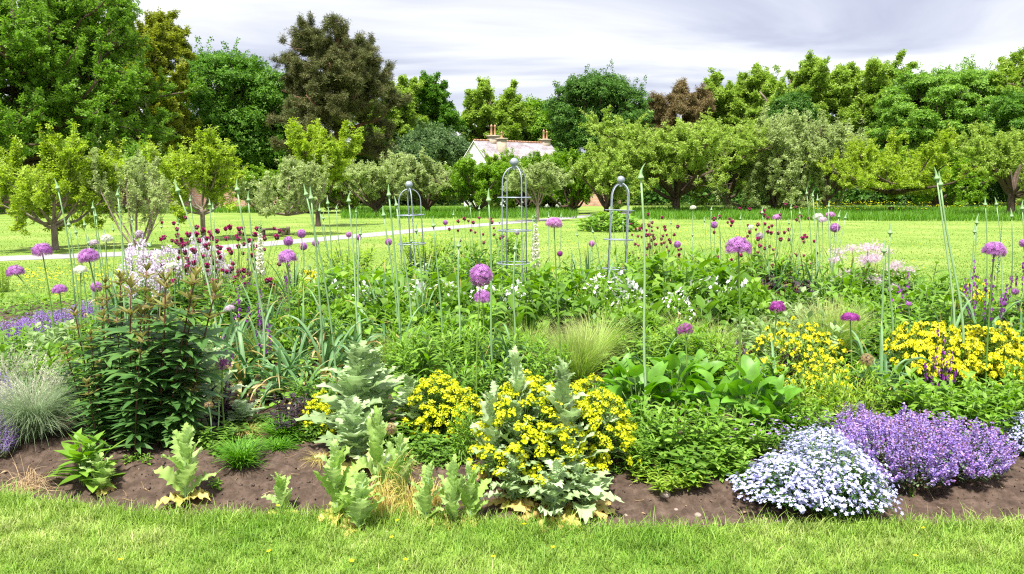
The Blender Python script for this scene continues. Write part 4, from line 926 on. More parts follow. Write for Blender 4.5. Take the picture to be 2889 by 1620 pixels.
b = MB(); rp = np.array([hp(a, Wd / 2, rz + .03) for a in np.linspace(-.12, Ln + .12, 28)])
for k in range(27): tubes(b, np.array([[rp[k], rp[k] * .08 + rp[k + 1] * .92]]), np.array([[.1, .085]]), 8)
child('ridge_tiles', b.mesh('ridge_tiles', M['terracotta']), roof)
for (a, bb, sx_, sy_, z0, z1, pots) in ((2.05, Wd / 2, .85, .75, rz - .6, P(1240, 342, 75.5)[2], ((-.2, 0, 1.05), (.2, 0, 1.05))), (2.15, .75, .7, .7, ez - .5, P(1245, 350, 75)[2], ((0, 0, .62),)), (Ln - .5, Wd / 2, .75, .75, rz - .6, P(1362, 352, 79)[2], ((-.18, 0, .95), (.2, 0, .85)))):
    ch = put('chimney', None, root); ctr = np.array(hp(a, bb, 0)); ch.location = (ctr[0] - C0[0], ctr[1] - C0[1], 0)
    m = MB(); box(m, (0, 0, (z0 + z1) / 2), (sx_, sy_, z1 - z0), ph); box(m, (0, 0, z1 + .07), (sx_ + .16, sy_ + .16, .14), ph); put('stack', m.mesh('stack', M['chimney_stone'], False), ch)
    for (px, py, hh) in pots:
        m = MB(); lathe(m, [(.12, 0), (.1, .1), (.09, hh * .75), (.115, hh * .78), (.11, hh * .86), (.06, hh * .9), (.015, hh)], at=(px * math.cos(ph), px * math.sin(ph), z1 + .14), sides=10); put('chimney_pot', m.mesh('chimney_pot', M['terracotta']), ch)
for a in (1.2, 4.2, 7.0):
    m = MB(); c_ = hp(a, -.02, ez - 1.5); box(m, c_, (.95, .1, 1.15), ph); w_ = child('window', m.mesh('window', M['render_white'], False))
    m = MB(); c_ = hp(a, -.08, ez - 1.5); box(m, c_, (.8, .03, 1.0), ph); o = put('pane', m.mesh('pane', M['glass_dark'], False), w_)

def brick_wall(p0, p1, h, label):
    p0 = np.array(p0, float); p1 = np.array(p1, float); d = nrm(p1 - p0); n_ = np.array([-d[1], d[0]]) * .2; Lw = np.linalg.norm(p1 - p0)
    f = lambda p, o, z: (p[0] + o[0], p[1] + o[1], z)
    r_ = put('brick_wall', None, None, label, 'wall', None, None, (p0[0], p0[1], 0)); 
    f2 = lambda p, o, z: (p[0] + o[0] - p0[0], p[1] + o[1] - p0[1], z)
    q = [([f2(p0, -n_, -.1), f2(p1, -n_, -.1), f2(p1, -n_, h), f2(p0, -n_, h)], 0), ([f2(p1, n_, -.1), f2(p0, n_, -.1), f2(p0, n_, h), f2(p1, n_, h)], 0), ([f2(p0, n_, -.1), f2(p0, -n_, -.1), f2(p0, -n_, h), f2(p0, n_, h)], 0), ([f2(p1, -n_, -.1), f2(p1, n_, -.1), f2(p1, n_, h), f2(p1, -n_, h)], 0)]
    put('brickwork', quad_flat('brickwork', q, [M['brick']]), r_)
    m = MB(); k = int(Lw / 1.2)
    for i in range(k):
        c_ = (i + .5) / k * Lw * d; box(m, (c_[0], c_[1], h + .06), (Lw / k - .015, .5, .12), math.atan2(d[1], d[0]))
    put('coping', m.mesh('coping', M['terracotta'], False), r_)
brick_wall((-52, 66), (gx(700, 68), 68), 2.75, 'long old brick garden wall behind the small trees at left')
brick_wall((gx(1375, 83), 83), (gx(1560, 84), 84), 4.4, 'short stretch of tall pale brick wall right of the cottage')

p = G(688, 592); m = MB(); box(m, (0, 0, .22), (1.05, .34, .07)); r_ = put('bench', None, None, 'low weathered wooden bench beside the path at left', 'bench', None, None, p, .1)
put('seat', m.mesh('seat', M['wood'], False), r_)
for s in (-.36, .36): m = MB(); box(m, (s, 0, .092), (.1, .28, .185)); put('leg', m.mesh('leg', M['wood'], False), r_)

# ------------------------------------------------------------------ trees
def add_tree(name, label, x, Y, ytop, ybot, wpx, leaf, cat='tree', group=None, rot=0, **k):
    b = GY(x, Y); Hh = P(x, ytop, Y)[2]; zb = max(.3, P(x, ybot, Y)[2]); R = WPX(wpx, Y) / 2
    return plant(name, tree_parts(Hh, R, R * k.pop('depth', .85), zb, leaf=leaf, **k), b, rot, 1, label, cat, group)
BG = 'tall trees behind the garden'
def grown(name, label, x, Y, ytop, wpx, leaf, seed, **k):
    b0 = GY(x, Y); kw = dict(fork_h=2.2, nl=30, ns=9, nt=9, per=26, ls=.003 * Y, trunk_r=.42, shoots=.0, el=(-.1, .5), up=.2, tall=True); kw.update(k)
    return plant(name, branch_parts(P(x, ytop, Y)[2], WPX(wpx, Y) / 2, leaf=leaf, seed=seed, **kw), b0, 0, 1, label, 'tree', BG)
grown('oak_tree', 'huge bright green oak filling the upper left corner, sky showing through', 70, 62, -90, 640, 'oak', seed=1, nl=50, ns=11, nt=11, per=24, ls=.21, trunk_r=.6, fork_h=2.5)
grown('sycamore_tree', 'yellowish olive tree between the huge oak and the dark green trees', 385, 76, 28, 270, 'olive', seed=2, nl=36, ls=.23)
add_tree('beech_tree', 'broad dark green tree left of the tall brown pine', 590, 88, 135, 440, 330, 'beech', group=BG, nlobe=90, nleaf=16000, ls=.4, lobe=(.2, .34), trunk_r=.45, top=.6, irr=.2, seed=3, limbs=20, belly=.2)
add_tree('beech_tree', 'dark green tree close against the left side of the pine', 690, 97, 185, 440, 200, 'beech', group=BG, nlobe=50, nleaf=8000, ls=.42, lobe=(.24, .4), trunk_r=.4, top=.6, seed=33, belly=.2)
grown('tree', 'light green tree just behind the right side of the pine', 985, 98, 205, 190, 'lime_tree', seed=5)
grown('tree', 'mid green uneven tree between pine and pale lime behind cottage', 1075, 104, 205, 190, 'beech', seed=6)
add_tree('bushy_tree', 'low grey green bushy tree left of the cottage', 1085, 86, 335, 425, 210, 'grey_tree', group=BG, nlobe=45, nleaf=7000, ls=.34, lobe=(.26, .42), trunk_r=.2, top=.4, seed=7, belly=.1)
grown('lime_tree', 'pale yellow green tree rising behind the cottage', 1235, 108, 215, 190, 'lime_tree', seed=8)
add_tree('tree', 'olive green lower tree above the cottage chimneys', 1355, 112, 252, 400, 170, 'apple_dark', group=BG, nlobe=45, nleaf=7000, ls=.45, lobe=(.25, .4), trunk_r=.35, top=.55, seed=9, belly=.2)
add_tree('chestnut_tree', 'rounded dark green tree right of the cottage, tallest there', 1500, 97, 183, 410, 235, 'dark_tree', group=BG, nlobe=80, nleaf=15000, ls=.36, lobe=(.2, .36), trunk_r=.45, top=.5, irr=.15, seed=10, belly=.15)
add_tree('tree', 'small dark green tree between the rounded tree and the brown pine', 1610, 108, 262, 410, 120, 'dark_tree', group=BG, nlobe=36, nleaf=5000, ls=.45, lobe=(.28, .42), trunk_r=.3, top=.5, seed=11, belly=.2)
grown('lime_tree', 'yellow green tree immediately right of the small brown pine', 1830, 104, 190, 200, 'lime_tree', seed=12)
grown('lime_tree', 'jagged topped yellow green tree above the orchard, dead limb in it', 1975, 100, 166, 275, 'lime_tree', seed=13, nl=32)
add_tree('ivy_tree', 'dark ivy clad tree low in front of the jagged topped tree', 1985, 92, 232, 410, 130, 'dark_tree', group=BG, nlobe=36, nleaf=6000, ls=.36, lobe=(.25, .4), trunk_r=.4, top=.5, seed=44, belly=.2)
grown('lime_tree', 'yellow green tree with a loose crown left of the layered chestnut', 2150, 98, 156, 250, 'lime_tree', seed=14)
add_tree('chestnut_tree', 'wide horse chestnut with layered bright green foliage at right', 2350, 88, 168, 420, 310, 'chestnut', group=BG, nlobe=110, nleaf=20000, ls=.34, lobe=(.16, .28), flat=.45, trunk_r=.5, top=.6, irr=.2, seed=15, belly=.15, limbs=24)
grown('lime_tree', 'tall yellow green tree cut by the right edge of the picture', 2570, 84, 112, 240, 'lime_tree', seed=16)
add_tree('dark_tree', 'dark green tree below the yellow green one at right edge', 2560, 78, 225, 430, 190, 'beech', group=BG, nlobe=50, nleaf=8000, ls=.32, lobe=(.24, .38), trunk_r=.4, top=.5, seed=17, belly=.1)
NEEDLES = [sprayT(8, 1, .14, k) for k in range(3)]
for lab, x, Y, yt, w, lf_, k in (('tall brownish Scots pine with reddish trunk left of the middle', 855, 84, 64, 262, 'pine', dict(seed=61, fork_h=5.5, nl=34, ns=8, nt=9, per=26, ls=.34, trunk_r=.5)), ('smaller rusty brown pine right of the rounded dark tree', 1712, 100, 212, 165, 'pine_rust', dict(seed=67, fork_h=4.5, nl=22, ns=8, nt=8, per=24, ls=.38, trunk_r=.4))):
    plant('pine_tree', branch_parts(P(x, yt, Y)[2], WPX(w, Y) / 2, leaf=lf_, bark='bark_pine', spr=NEEDLES, tall=True, el=(-.25, .35), up=.3, **k), GY(x, Y), 0, 1, lab, 'tree', BG)
# leaf mass added for the dark shade below and behind the crowns
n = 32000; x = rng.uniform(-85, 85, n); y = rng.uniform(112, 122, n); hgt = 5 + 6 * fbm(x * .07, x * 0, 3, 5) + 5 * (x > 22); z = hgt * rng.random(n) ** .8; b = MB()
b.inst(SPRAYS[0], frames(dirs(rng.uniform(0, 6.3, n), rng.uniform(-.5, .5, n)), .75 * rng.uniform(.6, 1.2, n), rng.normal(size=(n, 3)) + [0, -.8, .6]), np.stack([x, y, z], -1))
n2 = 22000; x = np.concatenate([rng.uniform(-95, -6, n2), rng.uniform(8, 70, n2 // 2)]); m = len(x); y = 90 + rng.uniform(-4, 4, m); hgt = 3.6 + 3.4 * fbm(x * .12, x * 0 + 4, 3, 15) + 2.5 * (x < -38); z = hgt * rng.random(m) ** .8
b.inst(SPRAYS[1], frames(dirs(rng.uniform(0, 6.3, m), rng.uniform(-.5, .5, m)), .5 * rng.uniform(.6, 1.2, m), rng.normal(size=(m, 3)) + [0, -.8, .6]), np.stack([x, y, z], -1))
put('undergrowth_shade_fill', b.mesh('undergrowth_shade_fill', M['dark_tree'], False), None, 'added undergrowth standing in for the dark shade below the tall trees', 'undergrowth', None, 'stuff')
# dead limb standing out of the jagged tree
m = MB(); p = P(1928, 290, 97); q = P(1917, 232, 96.5); tubes(m, np.array([[p, (p + q) / 2 + [.5, 0, 0], q + [.25, 0, -.6], q + [-.35, 0, .1]]]), np.array([[.2, .17, .14, .06]]), 7)
base = GY(1936, 97); tubes(m, np.array([[base, (base + p) / 2 + [.3, 0, 0], p]]), np.array([[.3, .26, .2]]), 7)
put('dead_tree', m.mesh('dead_tree', M['bark_pale']), None, 'bare pale dead trunk with crooked top among yellow green foliage', 'tree')

OR = 'orchard trees on the lawn'
def orch(label, x, Y, ytop, wpx, leaf, seed, name='apple_tree', rot=0, **k):
    b0 = GY(x, Y); kw = dict(fork_h=.8, nl=8, ns=8, nt=9, per=14, ls=.0024 * Y, trunk_r=.0036 * Y, shoots=.12); kw.update(k)
    if Y > 40: kw['per'] = int(kw['per'] * 1.35); kw['nl'] = int(kw['nl'] * 1.5); kw['jit'] = 1.2
    return plant(name, branch_parts(P(x, ytop, Y)[2], WPX(wpx, Y) / 2, leaf=leaf, seed=seed, **kw), b0, rot, 1, label, 'tree', OR)
orch('golden green young tree with tall upright shoots near the left edge', 140, 21.6, 345, 310, 'apple_gold', 21, bark='bark_pale', ls=.078, trunk_r=.085, fork_h=.75, el=(.0, .7), up=.2, nl=10, nt=10, per=17, shoots=.22, jit=1.2)
orch('sparse grey green tree with thin bare forked stems near path', 345, 21.5, 375, 225, 'apple_sage', 22, ls=.05, trunk_r=.05, fork_h=.3, stems=3, nl=6, ns=8, nt=8, per=9, bark='bark_pale', el=(.5, 1.1), shoots=.2)
orch('golden green tree with single slim trunk in front of brick wall', 512, 26, 340, 200, 'apple_gold', 23, bark='bark_pale', ls=.085, trunk_r=.08, fork_h=1.1, nl=9, el=(.2, .9), per=16, shoots=.16)
orch('wide grey green tree with bare spreading stems above the bench', 725, 29, 400, 235, 'apple_sage', 24, ls=.07, trunk_r=.075, fork_h=.35, stems=4, nl=9, bark='bark_pale', el=(.35, .8), per=12, zb=1.0)
orch('golden green tree with upright shoots below the tall pine', 800, 36, 310, 185, 'apple_gold', 25, ls=.105, trunk_r=.11, fork_h=1.3, nl=9, per=16, shoots=.2, el=(.3, 1.1))
orch('pale grey green low tree, first of the row right of pine', 945, 50, 392, 190, 'apple_sage', 26, fork_h=.5, el=(.1, .9))
orch('pale grey green low tree behind the left obelisk', 1075, 53, 398, 200, 'apple_sage', 27, fork_h=.5, el=(.1, .9))
orch('dense dark green low tree just left of the centre obelisk', 1205, 52, 401, 200, 'apple_dark', 28, fork_h=.5, el=(.0, .9), nl=10, per=20)
orch('small grey green tree with pale thin trunk right of centre obelisk', 1352, 42, 412, 150, 'apple_sage', 29, bark='bark_pale', trunk_r=.08, fork_h=1.0, per=10)
orch('bright green low tree behind the centre obelisk below the roof', 1325, 60, 386, 200, 'apple_dark', 30, fork_h=.6, el=(.0, .9), nl=10, per=18)
orch('green bushy tree between centre and right obelisks', 1440, 56, 388, 145, 'apple_dark', 31, fork_h=.5, el=(.0, .9), per=18)
orch('pale green bushy tree left of the right obelisk', 1525, 52, 362, 170, 'apple_green', 32, fork_h=.5, el=(-.1, .9), per=17, shoots=.2)
orch('largest apple tree, thick forked trunk, right of the right obelisk', 1700, 58, 298, 390, 'apple_green', 34, trunk_r=.3, fork_h=1.15, nl=12, ns=10, nt=10, per=19, el=(.05, 1.0), shoots=.14, ls=.145)
orch('apple tree with dark forked trunk behind the largest apple tree', 1830, 64, 312, 280, 'apple_green', 35, trunk_r=.26, fork_h=1.3, nl=10, ns=9, per=18, ls=.16, el=(.1, 1.0))
orch('tall silvery green apple tree in the middle of the right orchard', 1955, 57, 290, 290, 'apple_sage', 36, trunk_r=.2, fork_h=.8, stems=3, nl=11, ns=10, nt=10, per=16, shoots=.2, el=(.1, 1.1))
orch('apple tree with leaning stem half hidden between its neighbours', 2075, 63, 300, 230, 'apple_sage', 37, trunk_r=.2, fork_h=1.1, nl=9, ns=9, el=(.2, 1.1), shoots=.2)
orch('open crowned apple tree with several bare slanting stems at right', 2240, 55, 335, 345, 'apple_gold', 38, trunk_r=.2, fork_h=.55, stems=4, nl=9, ns=9, nt=9, per=14, el=(.35, .75), zb=2.0)
orch('green spreading tree at the right edge beyond the lawn', 2540, 47, 312, 290, 'apple_green', 39, trunk_r=.22, fork_h=1.5, nl=10, ns=9, el=(.0, .9), per=13)
orch('dark green bush in front of the brick wall, right of the bench', 665, 60, 425, 150, 'apple_dark', 51, fork_h=.4, el=(-.1, .9), per=17)
orch('dark green bush below the tall pine behind the golden tree', 775, 58, 415, 170, 'apple_dark', 52, fork_h=.4, el=(-.1, .9), per=17)
orch('mid green bush filling the gap right of the pine trunk', 868, 57, 402, 160, 'apple_green', 53, fork_h=.4, el=(-.1, .9), per=17)
orch('mid green bush screening the lower cottage wall', 1285, 62, 398, 170, 'apple_green', 54, fork_h=.5, el=(-.1, .9), per=18)
orch('green bush below the right cottage chimney', 1390, 64, 398, 150, 'apple_green', 55, fork_h=.5, el=(-.1, .9), per=18)
orch('green bush behind the open crowned apple tree at right', 2350, 66, 372, 190, 'apple_dark', 56, fork_h=.6, el=(-.1, .9), per=17)
# ------------------------------------------------------------------ labels that single things out
AL = []
ZONES = [(330, 'at the left end'), (560, 'among the left thistles'), (760, 'left of the foxglove gap'), (1000, 'left of the left obelisk'), (1250, 'between left and centre obelisks'),
         (1500, 'between centre and right obelisks'), (1800, 'right of the right obelisk'), (2080, 'near the right thistles'), (2300, 'right of the right thistles'), (9999, 'at the right end')]
ORD = 'leftmost second third fourth fifth sixth seventh eighth ninth tenth eleventh twelfth thirteenth fourteenth'.split()
def auto(o, desc, x, Y, group=None):
    AL.append((o, desc, x, Y))
    if group: o['group'] = group
def finish_labels():
    D = {}
    for o, d, x, Y in AL:
        z = next(s for m, s in ZONES if x < m); D.setdefault((d, z), []).append((x, Y, o))
    for (d, z), v in D.items():
        v.sort(key=lambda q: q[0])
        for i, (x, Y, o) in enumerate(v):
            if len(v) == 1: o['label'] = f'{d} {z}'
            elif i == len(v) - 1 and i > 0: o['label'] = f'{d} {z}, rightmost of these'
            else: o['label'] = f'{d} {z}, {ORD[i]}' + (' of these' if i == 0 else ' from left')

# ------------------------------------------------------------------ kinds, each built a few times and then copied
KINDS = {
 'poppy_big': (lambda: sp_poppy(.74, 22, .3, .5), 3), 'poppy_mid': (lambda: sp_poppy(.5, 18, .26, .5, basal=4), 2),
 'poppy_small': (lambda: sp_poppy(.3, 12, .22, .5, 'leaf_poppy_pale', basal=7, up=.6), 4),
 'poppy_lush': (lambda: sp_poppy(.36, 15, .25, .4, 'leaf_poppy', basal=16, up=.35, teeth=21), 3),
 'euph': (lambda: sp_euphorbia(.8, .6, 290, per=30, dome=.042), 2), 'euph_flat': (lambda: sp_euphorbia(.95, .48, 280, 'gold', .033, 'leaf_lime', True, 34), 2),
 'euph_loose': (lambda: sp_euphorbia(.95, .48, 130, 'gold', .03, 'leaf_lime', False, 26), 2),
 'catmint': (lambda: sp_catmint(.95, .42, 280, spike=.5, dens=36), 3), 'catmint_tall': (lambda: sp_catmint(.9, .5, 230, spike=.5), 2),
 'phlox': (lambda: sp_phlox(.75, .36, 640), 2),
 'broad': (lambda: sp_broad(30, .45, .66, .26), 3), 'hosta': (lambda: sp_broad(30, .4, .55, .2, .62, 'leaf_mid', 'ovate', 1.0, .35), 3),
 'phlomis': (lambda: sp_leafy(15, .55, .14, .32, .24, .44, 11, (-.1, .8), 1.5, 'ovate', 'leaf_fresh', fold=.3, taper=.45), 3),
 'phlomis_dark': (lambda: sp_leafy(15, .5, .14, .3, .19, .42, 12, (-.2, .8), 1.4, 'ovate', 'leaf_mid', fold=.3, taper=.4), 2),
 'leafy': (lambda: sp_leafy(18, .55, .14, .25, .14, .36, 14, (-.1, .9), .6, 'lance', 'leaf_mid'), 3),
 'leafy_fresh': (lambda: sp_leafy(18, .55, .14, .26, .13, .38, 15, (-.1, .9), .6, 'lance', 'leaf_fresh'), 3),
 'leafy_lime': (lambda: sp_leafy(30, .42, .15, .26, .085, .2, 20, (.1, 1.1), .5, 'lance', 'leaf_lime'), 3),
 'willow': (lambda: sp_leafy(12, .75, .1, .2, .15, .2, 30, (.0, 1.0), .8, 'lance', 'leaf_fresh', taper=.35), 3),
 'sage': (lambda: sp_leafy(14, .5, .14, .26, .13, .5, 16, (.0, .9), .7, 'ovate', 'leaf_sage'), 2),
 'pale': (lambda: sp_leafy(16, .5, .16, .3, .14, .42, 18, (.0, .9), .7, 'ovate', 'leaf_fresh', fold=.3), 2),
 'dark': (lambda: sp_leafy(14, .4, .1, .2, .1, .4, 14, (-.1, .8), .6, 'ovate', 'leaf_purple', 'stem_red'), 3),
 'forget': (lambda: sp_leafy(18, .42, .14, .26, .07, .4, 16, (-.1, .9), .5, 'ovate', 'leaf_mid', blossom=('catmint', 3, .02, 0)), 2),
 'stipa': (lambda: sp_grass(1500, .66, .07, (1.55, .8), .0045, spread=.2), 2), 'stipa_wild': (lambda: sp_grass(1300, .66, .06, (1.4, .1), .004, spread=.3), 2),
 'blue': (lambda: sp_grass(2600, .66, .1, (1.45, -.1), .0032, 'grass_blue', .35, plume=(130, .72, .016)), 1),
 'tuft': (lambda: sp_grass(420, .27, .06, (1.45, .2), .009, 'grass_tuft', .4), 2), 'dry': (lambda: sp_grass(150, .42, .1, (1.2, -.7), .006, 'leaf_yellow', .5), 3),
 'drygrass': (lambda: sp_grass(240, .34, .1, (.6, -.9), .003, 'grass_dry', .4), 1),
 'strap': (lambda: sp_strap(18, .74, .044, dry=7, el=(1.45, -.9), ev=.28), 4), 'strap_up': (lambda: sp_strap(14, .66, .036, r0=.06, el=(1.48, .3), ev=.22, dry=2), 3),
 'gera': (lambda: sp_geranium(.62, .32, 400, 72, fr=.025), 3), 'lobed': (lambda: sp_geranium(.6, .34, 300, 0, ls=.075, leaf='leaf_mid'), 2), 'lobed_fresh': (lambda: sp_geranium(.6, .34, 300, 0, ls=.072), 2),
 'foxglove': (lambda: sp_foxglove(), 2), 'foxglove_green': (lambda: sp_foxglove(.9, 'stem_pale', .4, 40, .018), 1),
 'verb': (lambda: sp_verbascum(), 3), 'thal': (lambda: sp_thalictrum(), 2), 'hesp': (lambda: sp_airy(.75, .5, 42), 2),
 'weed': (lambda: sp_leafy(5, .1, .03, .06, .035, .5, 7, (.0, .8), .5, 'ovate', 'leaf_fresh'), 2), 'coarse': (lambda: sp_leafy(6, .36, .05, .16, .2, .28, 8, (.4, 1.1), .6, 'lance', 'leaf_fresh', taper=.3), 1),
 'orange': (lambda: sp_leafy(14, .2, .1, .2, .06, .5, 9, (0, .8), .4, 'ovate', 'orange'), 1),
}
BUILT = {}
def kind(k):
    if k not in BUILT:
        fn, nv = KINDS[k]; v = []
        for _ in range(nv):
            p = fn(); v.append((p, height_of(p), width_of(p)))
        BUILT[k] = [v, 0]
    e = BUILT[k]; e[1] += 1; return e[0][(e[1] - 1) % len(e[0])]
def bed(k, name, x, yb, ytop, wpx, label, cat='plant', group=None, rot=None, unique=True):
    """a plant at pixel column x; yb is its base pixel row (over 40) or its distance; ytop its top pixel row; wpx its width"""
    p, h, w = kind(k); Y = G(x, yb)[1] if yb > 40 else yb
    b = GY(x, Y); b[2] = float(soil_z(b[0], b[1])) - .005
    sz = max(.06, P(x, ytop, Y)[2] - b[2]) / h; sxy = WPX(wpx, Y) / w if wpx else sz
    o = plant(name, p, b, rng.uniform(0, 6.3) if rot is None else rot, (sxy, sxy, sz), label, cat, group)
    if label and label[0] == '*': o['label'] = ''; del o['label']; auto(o, label[1:], x, Y, group)
    return o

# ---- front edge
bed('coarse', 'weed', 205, 1225, 1085, 190, 'coarse toothed green weed beside the left corner poppy', 'plant')
for x, y, t, w, lab in ((257, 1236, 1135, 92, 'small frilly pale poppy plant under the big whorled clump'), (466, 1266, 1066, 148, 'sturdy pale frilly poppy standing alone right of the whorled clump'), (709, 1288, 1184, 84, 'short pale poppy plant alone on bare earth in front of green tufts'),
                        (848, 1300, 1105, 132, 'tall pale front poppy with yellow base leaves, left of the front pair'), (902, 1332, 1180, 124, 'frilly pale poppy closest to the lawn edge at centre left'), (1072, 1312, 1160, 104, 'pale poppy rising from the dry yellow stalks'),
                        (1141, 1316, 1140, 100, 'pale poppy left of the rightmost one in the front row'), (1184, 1310, 1160, 96, 'rightmost slim pale poppy of the front row beside yellow spurge'), (1000, 1270, 1085, 104, 'slim pale poppy half hidden among dry yellow stalks'), (950, 1255, 1020, 112, 'pale poppy behind the front row under the tall grey poppies')):
    bed('poppy_small', 'poppy_plant', x, y, t, w, lab, 'poppy')
for x, y, t, w, lab in ((880, 4.55, 850, 200, 'tallest grey green frilly poppy at centre left'), (955, 4.75, 860, 190, 'grey green poppy just right of the tallest one'), (905, 4.3, 985, 210, 'bushy grey poppy in front of the tallest poppies'), (1310, 4.02, 868, 150, 'tall grey green poppy rising through the middle of the yellow spurge'),
                        (1405, 4.05, 890, 150, 'grey green poppy right of centre in the yellow spurge'), (1470, 4.2, 985, 170, 'leaning grey poppy at the right side of the yellow spurge'), (1230, 4.1, 955, 130, 'grey poppy poking out left of centre in yellow spurge'), (1360, 4.05, 985, 200, 'grey poppy low in the middle of the yellow spurge'), (1440, 4.0, 1040, 190, 'grey poppy low at the front right of the yellow spurge'), (1045, 4.7, 935, 110, 'slim grey poppy left edge of the yellow spurge')):
    bed('poppy_big' if t < 940 else 'poppy_mid', 'poppy_plant', x, y, t, w, lab, 'poppy')
for x, y, t, w, lab in ((1290, 1275, 1135, 190, 'sprawling low poppy with yellowing leaves under the left of the front spurge'), (1385, 1300, 1150, 210, 'sprawling low poppy with yellow leaves spilling onto the lawn edge'), (1465, 1285, 1160, 180, 'sprawling low poppy under the right side of the front spurge')): bed('poppy_lush', 'poppy_plant', x, y, t, w, lab, 'poppy')
bed('poppy_mid', 'poppy_plant', 690, 5.6, 960, 110, 'pale poppy leaves behind the dark purple plant', 'poppy')
bed('poppy_mid', 'poppy_plant', 610, 5.0, 1000, 130, 'pale poppy leaves right of the whorled clump', 'poppy')
bed('poppy_mid', 'poppy_plant', 550, 5.3, 850, 120, 'grey leaved poppy behind the magenta allium at left', 'poppy')
EU = 'yellow spurge clumps'
bed('euph', 'spurge', 1335, 4.15, 935, 310, 'bright yellow spurge, left half of the big front clump', 'spurge', EU)
bed('euph', 'spurge', 1475, 4.2, 950, 270, 'bright yellow spurge, right half of the big front clump', 'spurge', EU)
bed('euph', 'spurge', 1110, 4.75, 935, 220, 'yellow spurge left of the big front clump', 'spurge', EU)
bed('euph', 'spurge', 812, 4.85, 985, 130, 'small yellow spurge left of the tall grey poppies', 'spurge', EU)
bed('euph_loose', 'spurge', 2010, 5.7, 805, 260, 'wide yellow spurge left of the strap leaved clump at right', 'spurge', EU)
bed('euph_loose', 'spurge', 2045, 5.2, 890, 190, 'loose yellow spurge in front of the wide one at right', 'spurge', EU)
bed('euph_flat', 'spurge', 2345, 5.5, 805, 240, 'golden spurge mound with purple mullein in front, at far right', 'spurge', EU)
bed('euph_flat', 'spurge', 2465, 5.6, 800, 250, 'golden spurge mound below the far right purple globe', 'spurge', EU)
bed('euph_loose', 'spurge', 2545, 5.3, 880, 130, 'small golden spurge at the right edge', 'spurge', EU)
bed('euph_flat', 'spurge', 785, 10.2, 675, 75, 'small distant yellow spurge behind the foxglove', 'spurge', EU)
bed('euph_loose', 'spurge', 2440, 8.2, 700, 130, 'small yellow spurge behind purple mulleins at right', 'spurge', EU)
bed('phlox', 'phlox', 1985, 3.95, 1125, 300, 'pale blue phlox mound, left of the pair at right front', 'phlox'); bed('phlox', 'phlox', 2090, 3.88, 1100, 300, 'pale blue phlox mound touching the violet catmint', 'phlox'); bed('phlox', 'phlox', 2055, 4.3, 1062, 200, 'pale blue phlox at the back of the front mounds', 'phlox')
bed('phlox', 'phlox', 2560, 4.5, 1025, 150, 'pale blue phlox at the right edge', 'phlox')
CMG = 'violet catmint clumps'
for x, Y, t, w, lab in ((2150, 4.55, 1020, 250, 'violet catmint behind the pale blue phlox'), (2270, 4.18, 1020, 300, 'largest violet catmint in the right foreground'), (2395, 4.25, 1040, 300, 'violet catmint right of the largest one'), (2475, 4.6, 1050, 210, 'violet catmint nearest the right edge'), (2300, 4.7, 1010, 260, 'violet catmint rising at the back of the right clump')):
    bed('catmint', 'catmint', x, Y, t, w, lab, 'catmint', CMG)
for x, Y, t, w, lab in ((40, 7.8, 797, 150, 'violet catmint at the left edge of the bed'), (110, 8.4, 776, 150, 'violet catmint second from the left edge'), (185, 8.7, 768, 110, 'violet catmint below the small purple globe at left'), (230, 8.9, 752, 110, 'violet catmint rightmost of the row at left'), (-10, 5.0, 930, 120, 'violet catmint cut by the left edge beside pale grass'), (-5, 4.5, 1020, 100, 'low violet catmint at the lower left edge')):
    bed('catmint_tall', 'catmint', x, Y, t, w, lab, 'catmint', CMG)
bed('blue', 'ornamental_grass', 90, 4.75, 880, 300, 'large pale blue green grass with feathery plumes at left', 'grass'); bed('blue', 'ornamental_grass', 20, 5.3, 850, 260, 'feathery pale grass behind, cut by the left edge', 'grass')
bed('drygrass', 'dry_grass', 75, 1225, 1150, 190, 'straw coloured dead grass skirt on the earth at far left', 'grass')
bed('tuft', 'grass_tuft', 607, 1205, 1095, 150, 'bright green grassy tuft on the bare earth, front one', 'grass'); bed('tuft', 'grass_tuft', 718, 4.75, 1045, 150, 'bright green grassy tuft behind and right of the front one', 'grass'); bed('tuft', 'grass_tuft', 700, 4.55, 1100, 120, 'smaller grassy tuft between the two larger tufts', 'grass')
for x, y, t, w, lab in ((960, 1295, 1150, 150, 'tangle of dry yellow stalks behind the front poppies'), (1030, 1290, 1165, 170, 'dry yellow stalks left of the pair of slim poppies'), (1095, 1270, 1145, 140, 'dry yellow stalks under the yellow spurge edge'), (1000, 4.3, 1130, 170, 'dry yellow bulb leaves at the back of the dead patch'), (620, 4.8, 1060, 150, 'dry yellowish leaves behind the front green tuft'), (810, 4.35, 1150, 130, 'dry yellow stalks left of the tall front poppy')):
    bed('dry', 'withered_plant', x, y, t, w, lab, 'plant')
for x, y, t, w in ((545, 1240, 1205, 60), (765, 1322, 1290, 28), (372, 1195, 1165, 60), (330, 1190, 1170, 50), (1545, 1230, 1180, 60), (445, 1285, 1262, 24), (540, 1300, 1286, 16), (430, 1235, 1225, 16), (1930, 1300, 1288, 30), (2290, 1262, 1250, 22), (885, 1240, 1215, 30)):
    bed('weed', 'weed', x, y, t, w, '*tiny green weed on the bare earth', 'weed', 'weeds on the bare earth')

